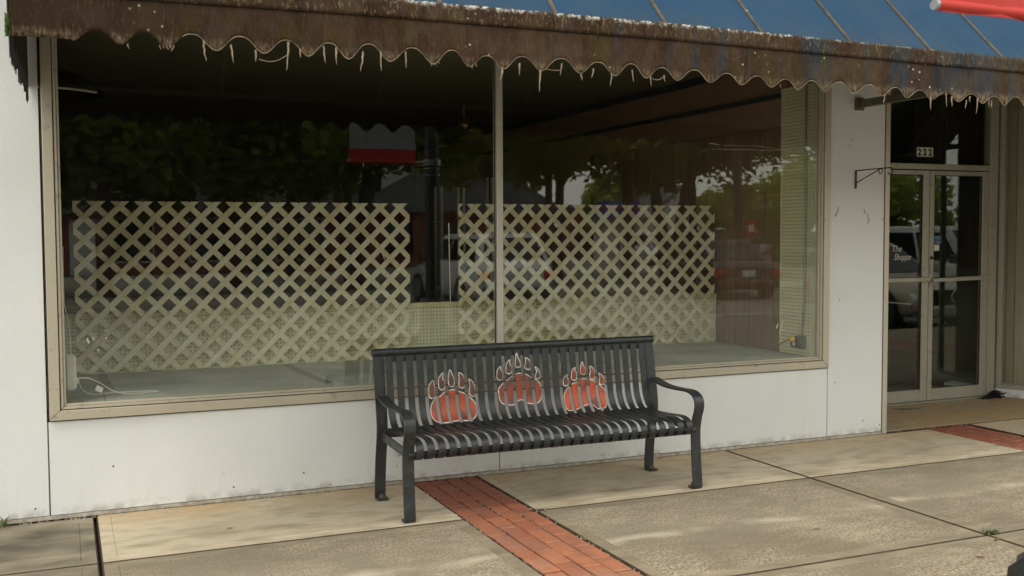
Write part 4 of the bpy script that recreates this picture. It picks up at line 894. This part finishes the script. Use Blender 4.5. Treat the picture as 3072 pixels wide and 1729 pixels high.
# ================================================================== THE STREET BEHIND THE CAMERA (seen mirrored in the panes)
GLS = simple('car_glass', (.010, .012, .013), .08, .1); TYR = simple('tyre', (.015, .015, .015), .8); CHR = simple('chrome', (.45, .45, .46), .2, metal=.9)
TAIL = simple('tail_lamp', (.45, .015, .012), .3); LAMP = simple('head_lamp', (.45, .46, .45), .15); PLT = simple('number_plate', (.55, .56, .55), .5)
def paintm(n, c):
    t = NT(n); t.col(c).rough(.28).set('Coat Weight', .5); return t.mat
def car(name, loc, rz, mat, L=4.7, W=1.85, H=1.68, suv=True, label='', oval=False, group=None):
    c = empty(name, loc, label, 'car', group, rz=rz)
    hw = W/2; zb_ = .22; zt_ = 1.02 if suv else .90
    hood = zt_-.05; rear = zt_+.02
    S = [(-L/2, .78, rear-.16), (-L/2+.10, .92, rear-.03), (-L/2+.5, .98, rear), (-.2*L, 1, zt_), (.12*L, 1, zt_), (.22*L, .99, hood), (.40*L, .95, hood-.10), (L/2-.10, .88, hood-.24), (L/2, .74, hood-.36)]
    vs = []
    for x, w, z in S:
        w *= hw; low = zb_+(.12 if abs(x) > L/2-.15 else 0)
        R = [(w*.84, low), (w*.97, low+.10), (w, low+.34), (w*.985, z-.10), (w*.90, z-.01), (w*.45, z+.015)]
        vs += [(x, y, q) for y, q in R]+[(x, -y, q) for y, q in R[::-1]]
    n = 12; b = MB().add(vs, [(i*n+j, i*n+(j+1) % n, (i+1)*n+(j+1) % n, (i+1)*n+j) for i in range(len(S)-1) for j in range(n)], 0, True)
    b.add(vs[:n], [tuple(range(n))]); b.add(vs[-n:], [tuple(range(n))]); b.build('body', mat, c)
    x0, x1 = (-L/2+.12, .20*L) if suv else (-.36*L, .20*L); X0, X1 = (-L/2+.42, .06*L) if suv else (-.20*L, .03*L)
    wb, wt = hw*.93, hw*.72
    base = [(x0, -wb), (x1, -wb*.93), (x1, wb*.93), (x0, wb*.97)]; base[0] = (x0, -wb*.97); top = [(X0, -wt), (X1, -wt), (X1, wt), (X0, wt)]
    bz = zt_-.03
    V = [Vector((p[0], p[1], bz)) for p in base]+[Vector((p[0], p[1], H-.03)) for p in top]
    R2 = [Vector((X0+.12, -wt*.9, H)), Vector((X1-.1, -wt*.9, H)), Vector((X1-.1, wt*.9, H)), Vector((X0+.12, wt*.9, H))]
    MB().add(V+R2, [(0, 1, 5, 4), (1, 2, 6, 5), (2, 3, 7, 6), (3, 0, 4, 7), (4, 5, 9, 8), (5, 6, 10, 9), (6, 7, 11, 10), (7, 4, 8, 11), (8, 9, 10, 11)]).build('roof', mat, c, bevel=.03, seg=2)
    def pane(a, b_, c2, d, u0, u1, v0, v1, nm='window', mt=GLS):
        def P(u, v): return (a*(1-u)+b_*u)*(1-v)+(d*(1-u)+c2*u)*v
        nrm = (b_-a).cross(d-a).normalized(); ctr = (a+b_+c2+d)/4
        if nrm.dot(ctr-Vector((0, 0, bz*.9))) < 0: nrm = -nrm
        Q = [P(u0, v0), P(u1, v0), P(u1, v1), P(u0, v1)]
        MB().add([q+nrm*.012 for q in Q]+[q-nrm*.01 for q in Q], [(0, 1, 2, 3), (7, 6, 5, 4), (0, 4, 5, 1), (1, 5, 6, 2), (2, 6, 7, 3), (3, 7, 4, 0)]).build(nm, mt, c)
    for a, b_, c2, d in ((V[0], V[1], V[5], V[4]), (V[3], V[2], V[6], V[7])):
        for u0, u1 in ((.06, .30), (.33, .62), (.65, .93)): pane(a, b_, c2, d, u0, u1, .10, .86)
    pane(V[1], V[2], V[6], V[5], .05, .95, .06, .92, 'windscreen'); pane(V[3], V[0], V[4], V[7], .08, .92, .12, .88, 'rear_window')
    wm = MB().tube([(0, -.11, 0), (0, .11, 0)], .345, 20).mesh('wheel', TYR); hm = MB().tube([(0, -.115, 0), (0, .115, 0)], [.22, .22], 14).mesh('rim', CHR)
    for sx in (-.30*L, .31*L):
        for sy in (-1, 1): w = link('wheel', wm, c, loc=(sx, sy*(hw-.10), .345)); link('rim', hm, w)
    for sy in (-1, 1):
        MB().box(-L/2-.02, -L/2+.12, sy*hw*.78-.13, sy*hw*.78+.13, rear-.38, rear-.20).build('tail_light', TAIL, c, bevel=.03)
        MB().box(L/2-.20, L/2-.01, sy*hw*.66-.15, sy*hw*.66+.15, hood-.40, hood-.24).build('headlight', LAMP, c, bevel=.04)
        MB().box(.155*L, .155*L+.16, sy*(hw+.09)-.09, sy*(hw+.09)+.09, zt_, zt_+.17).build('mirror', M_BLACK if suv else mat, c, bevel=.03)
    MB().box(-L/2-.035, -L/2+.02, -.17, .17, rear-.44 if suv else .55, rear-.28 if suv else .71).build('number_plate', PLT, c)
    MB().box(-L/2-.06, -L/2+.1, -hw*.86, hw*.86, .30, .50).build('rear_bumper', mat if not suv else M_DKGREY, c, bevel=.05)
    MB().box(L/2-.1, L/2+.06, -hw*.82, hw*.82, .24, .44).build('front_bumper', mat, c, bevel=.05)
    if oval:
        E_ = [(.27*cos(i/28*2*pi), .135*sin(i/28*2*pi)) for i in range(29)]
        MB().tube([(L/2+.035-.10*abs(y), y*1.2, .56+z) for y, z in E_], .022, 8, caps=False).build('grille_ring', CHR, c)
        MB().add([(L/2+.03-.10*abs(y), y*1.15, .56+z*.95) for y, z in E_[:-1]]+[(L/2-.02, 0, .56)], [(i, (i+1) % 28, 28) for i in range(28)]).build('grille', M_INK, c)
    else: MB().box(L/2-.08, L/2+.01, -.34, .34, .46, .62).build('grille', M_BLACK, c, bevel=.02)
    return c
WHT = paintm('white_car_paint', (.58, .59, .59)); RDP = paintm('maroon_car_paint', (.03, .012, .010)); TAN = paintm('beige_car_paint', (.36, .32, .24)); SIL = paintm('silver_car_paint', (.32, .33, .34)); BLK = paintm('dark_car_paint', (.02, .022, .026))
GZ = -.145
car('parked_car', (8.6, -16.2, GZ), -pi/2, WHT, H=1.62, label='white hatchback seen from behind, mirrored across the mullion of the window')
car('parked_car', (15.6, -17.0, GZ), -pi/2+.25, RDP, H=1.45, suv=False, label='dark red saloon seen from behind, mirrored on the wood panelling')
car('parked_car', (26.0, -37, GZ), pi/2, WHT, label='small white car mirrored behind the right end of the lattice', suv=True)
car('parked_car', (28.8, -36, GZ), pi/2, WHT, label='white van-like car mirrored beside the utility pole trunk', H=1.9)
car('parked_car', (34.5, -38, GZ), .3, SIL, label='pale silver car mirrored near the pegboard strip, farthest right')
car('parked_car', (31.3, -33, GZ), pi/2+.3, BLK, label='dark car mirrored between two pale cars on the right')
car('parked_car', (16.2, -7.6, GZ), pi/2, WHT, L=5.0, H=1.72, label='white four-door car mirrored side-on in the glass doors')
car('parked_car', (13.3, -7.15, GZ), pi/2, TAN, L=4.8, H=1.42, suv=False, oval=True, label='beige saloon with an oval chrome grille mirrored low in the right door')

# --- trees
def crown_mesh(seed, n, rx, rz, leafs=.13, mat=None, clumps=46):
    R = random.Random(seed); b = MB(); C = []
    for i in range(clumps):
        while True:
            p = Vector((R.uniform(-1, 1), R.uniform(-1, 1), R.uniform(-1, 1)))
            if .25 < p.length < 1: break
        p *= (.75+.35*R.random()); C.append((Vector((p.x*rx, p.y*rx, p.z*rz)), R.uniform(.55, 1.15)*rx*.31))
    vs = []; fs = []
    for i in range(n):
        c, r = C[R.randrange(clumps)]; d = Vector((R.gauss(0, 1), R.gauss(0, 1), R.gauss(0, .75))); d = d.normalized()*r*R.random()**.45
        p = c+d; a = Vector((R.gauss(0, 1), R.gauss(0, 1), R.gauss(0, .6))).normalized(); e = a.orthogonal().normalized(); s_ = leafs*R.uniform(.6, 1.3)
        k = len(vs); vs += [p-a*s_, p+e*s_*.55, p+a*s_, p-e*s_*.55]; fs.append((k, k+1, k+2, k+3))
    b.add(vs, fs); me = b.mesh('crown', mat); return me, C
def tree(loc, me, C, h, tr, label, trunks=1, seed=0, sc=1, cat='tree', group='street trees across the road'):
    t = empty('tree', loc, label, cat, group); R = random.Random(seed)
    t.scale = (sc, sc, sc)
    link('crown', me, t, loc=(0, 0, h)).rotation_euler = (0, 0, R.uniform(0, 6))
    b = MB()
    for k in range(trunks):
        a = k/trunks*2*pi+R.random(); o0 = Vector((cos(a), sin(a), 0))*(.12 if trunks > 1 else 0); lean = Vector((cos(a), sin(a), 0))*(.9 if trunks > 1 else R.uniform(-.2, .2))
        b.tube([o0, o0+lean*.3+Vector((0, 0, h*.35)), o0+lean*.8+Vector((0, 0, h*.75)), o0+lean*1.1+Vector((0, 0, h))], [tr, tr*.8, tr*.62, tr*.3], 9)
        for q in range(4):
            st = o0+lean*.7+Vector((0, 0, h*R.uniform(.5, .8))); tg = Vector((R.uniform(-1.8, 1.8), R.uniform(-1.8, 1.8), h+R.uniform(-.6, .8)))
            b.tube([st, (st+tg)/2+Vector((0, 0, .25)), tg], [tr*.45, tr*.3, tr*.1], 6)
    b.build('trunk', M_BARK, t); return t
c1 = crown_mesh(1, 15000, 3.5, 3.0, .16, M_LEAFD, 70); c2 = crown_mesh(2, 12000, 3.5, 2.6, .15, M_LEAFB, 50); c3 = crown_mesh(3, 10000, 3.3, 2.6, .15, M_LEAFD, 44); c4 = crown_mesh(4, 4500, 2.4, 1.9, .16, M_LEAFF, 30)
TZ = -.03
T = [((-3.5, -22, TZ), c1, 4.9, .2, 1, 'dark leafy tree mirrored behind the left jamb of the window', 1.15), ((.9, -21.5, TZ), c1, 4.7, .2, 1, 'dark leafy tree mirrored in the upper left of the window', 1.1),
     ((4.3, -23, TZ), c1, 4.8, .18, 1, 'dark tree mirrored above the left lattice panel', 1.1), ((7.4, -22.5, TZ), c3, 5.3, .15, 4, 'many-stemmed tree mirrored left of the banner', 1.0),
     ((11.0, -21, TZ), c2, 4.9, .16, 1, 'bright green tree mirrored just right of the lamp post', 1.0), ((13.6, -23, TZ), c2, 5.3, .16, 1, 'bright green tree mirrored right of the mullion', .95),
     ((17.6, -25, TZ), c3, 5.6, .24, 1, 'tall brown trunked tree mirrored at the right end of the lattice', 1.05), ((19.6, -25.5, TZ), c3, 5.8, .26, 2, 'double trunked tree mirrored beside the wood panelling', 1.0),
     ((29.6, -29, TZ), c3, 6.9, .2, 1, 'tall tree whose crown hangs over the pegboard strip in the mirror image', 1.0), ((21.2, -26.5, TZ), c3, 5.7, .2, 1, 'tree with high branches mirrored over the patch of sky', 1.0), ((7.0, -29, TZ), c1, 5.6, .2, 1, 'dark tree standing behind the many-stemmed one', 1.0),
     ((15.4, -26, TZ), c3, 6.0, .2, 1, 'slim tree mirrored above the middle of the right lattice', 1.0)]
for i, (loc, c, h, tr, tk, lab, sc) in enumerate(T): tree(loc, c[0], c[1], h, tr, lab, tk, i, sc)
FT = [(37.0, -47, 2.6, 1.0, 'low green tree mirrored left of the pegboard strip'), (39.5, -44, 3.2, 1.2, 'rounded green tree mirrored beside the pegboard strip'), (30, -46, 3.4, 1.2, 'pale green tree mirrored behind the utility pole'),
      (27.6, -32, 2.1, .95, 'low yellow green tree mirrored right of the utility pole'), (44, -48, 4.0, 1.4, 'green tree mirrored behind the pegboard strip'), (25, -58, 4.2, 1.5, 'distant tree mirrored above the white cars'), (50, -45, 3.6, 1.5, 'broad tree beyond the right edge of the reflections'), (20, -62, 4.5, 1.7, 'distant tree behind the brick shops'),
      (-6, -50, 5.5, 2.3, 'big tree behind the grey roofed shops, far left'), (2, -52, 5.5, 2.3, 'big tree behind the grey roofed shops, near their left end'), (9, -54, 5, 2.2, 'big tree behind the right end of the grey roofed shops'), (-14, -46, 5, 2.2, 'big tree beyond the left end of the shops')]
for i, (x, y, h, sc, lab) in enumerate(FT): tree((x, y, TZ), c4[0] if x > 10 else c1[0], [], h/sc if sc > 1 else h, .14, lab, 1, 50+i, sc, group='trees beyond the far buildings')
# --- utility pole and small signs
U = empty('utility_pole', (18.6, -20.2, 0), 'brown timber utility pole mirrored on the wood panelling', 'utility pole')
MB().tube([(0, 0, -.02), (0, 0, 9.5)], [.15, .11], 12).build('pole', M_BARK, U); MB().box(-1.1, 1.1, -.06, .06, 8.9, 9.02).build('cross_arm', M_BARK, U)
for s_ in (-1, 0, 1): MB().tube([(s_, 0, 9.02), (s_, 0, 9.2)], .04, 8).build('insulator', M_STEEL, U)
for k, z in enumerate((4.9, 5.1)):
    tag(MB().tube([(-30+i*5, -20.2-k*.1, z-.35*sin(pi*i/18)) for i in range(19)], .012, 5).build('overhead_wire', M_INK), ('lower' if k == 0 else 'upper')+' thin overhead wire running along the far side of the street', 'wire')
sg = empty('road_sign', (22.6, -25, 0), 'small red and white road sign mirrored on the wood panelling', 'sign')
MB().tube([(0, 0, 0), (0, 0, 1.9)], .03, 8).build('post', M_STEEL, sg); MB().box(-.22, .22, .03, .045, 1.35, 1.9).build('panel', M_RED, sg); MB().box(-.12, .12, .046, .05, 1.5, 1.75).build('panel_print', M_STICKW, sg)
flg = empty('feather_flag', (4.6, -26, 0), 'narrow orange feather flag mirrored behind the left lattice panel', 'flag')
MB().tube([(0, 0, 0), (0, 0, 2.4)], .02, 6).build('pole', M_STEEL, flg)
MB().prism([(0, .9), (.12, 1.2), (.20, 1.7), (.12, 2.2), (0, 2.4)], 1, -.01, .01).build('cloth', simple('orange_cloth', (.75, .10, .02), .7), flg)
# --- buildings across the street
BRK = simple('far_brick', (.24, .075, .05), .85, .25, 3, world=True); GRY = simple('grey_metal_fascia', (.15, .155, .15), .6, .15, 1, world=True); RGF = simple('grey_shingle_roof', (.12, .12, .125), .8, .15, 2, world=True)
WSI = simple('white_siding', (.60, .60, .57), .7, .08, 3, world=True)
shops = empty('shop_row', (2, -36, 0), 'long low brick shop row with a grey metal fascia mirrored behind the left lattice', 'building')
MB().box(-16, 9.5, -10, 0, 0, 2.3).build('wall', BRK, shops); MB().box(-16.2, 9.8, -10.2, .5, 2.3, 3.45).build('roof', GRY, shops, bevel=.03)
for i in range(7):
    x = -14+i*3.3; w = MB().box(x, x+1.9, .002, .05, .5, 2.1).build('window', GLS, shops); MB().box(x-.06, x, .002, .07, .44, 2.16).box(x+1.9, x+1.96, .002, .07, .44, 2.16).box(x, x+1.9, .002, .07, 2.1, 2.16).box(x, x+1.9, .002, .07, .44, .5).build('frame', WSI, w)
for x in (-11.7, -1.8, 4.8): MB().box(x, x+.9, .002, .06, 0, 2.1).build('door', WSI if x == -1.8 else M_DKGREY, shops)
barn = empty('gabled_hall', (17.0, -40, 0), 'brick hall with a broad grey gabled roof mirrored right of the mullion', 'building')
MB().box(-5.0, 5.0, -12, 0, 0, 2.6).build('wall', BRK, barn); MB().prism([(-5.6, 2.5), (5.6, 2.5), (0, 5.6)], 1, -12.4, .5).build('roof', RGF, barn)
for x in (-3.6, -.8, 2.2): MB().box(x, x+1.4, .002, .06, .6, 2.0).build('window', GLS, barn)
bk = empty('brick_shop', (31, -50, 0), 'red brick shop with dark windows mirrored at the right end of the lattice', 'building')
MB().box(-6, 5, -9, 0, 0, 2.9).build('wall', BRK, bk); MB().box(-6.2, 5.2, -9.2, .25, 2.9, 3.2).build('roof', GRY, bk)
for i in range(4): MB().box(-5.3+i*2.6, -3.7+i*2.6, .002, .06, .5, 2.1).build('window', GLS, bk)
for i, (x, y, lab, k_) in enumerate([(29.6, -40.5, 'white house with a steep gable mirrored through the top of the right lattice', .76), (34.6, -40.5, 'white gabled house mirrored among low trees by the pegboard strip', .64)]):
    hs = empty('white_house', (x, y, 0), lab, 'house'); hs.scale = (k_, k_, k_); MB().prism([(-2.6, 0), (2.6, 0), (2.6, 3.0), (0, 5.0), (-2.6, 3.0)], 1, -8, 0).build('wall', WSI, hs)
    MB().prism([(-3.0, 2.8), (-2.9, 3.0), (0, 5.25), (2.9, 3.0), (3.0, 2.8), (0, 5.05)], 1, -8.3, .3).build('roof', RGF, hs); MB().box(-.5, .5, .002, .05, 1.0, 2.2).build('window', GLS, hs)
ss = empty('shop_sign', (24.2, -37.5, 0), 'blue roadside sign board with a red stripe mirrored above the right lattice', 'sign')
MB().tube([(0, 0, 0), (0, 0, 2.2)], .07, 8).build('post', M_STEEL, ss); MB().box(-1.1, 1.1, -.1, .1, 2.2, 3.0).build('board', simple('sign_blue', (.02, .06, .30), .5), ss); MB().box(-1.1, 1.1, .102, .11, 2.62, 2.74).build('stripe', M_RED, ss)
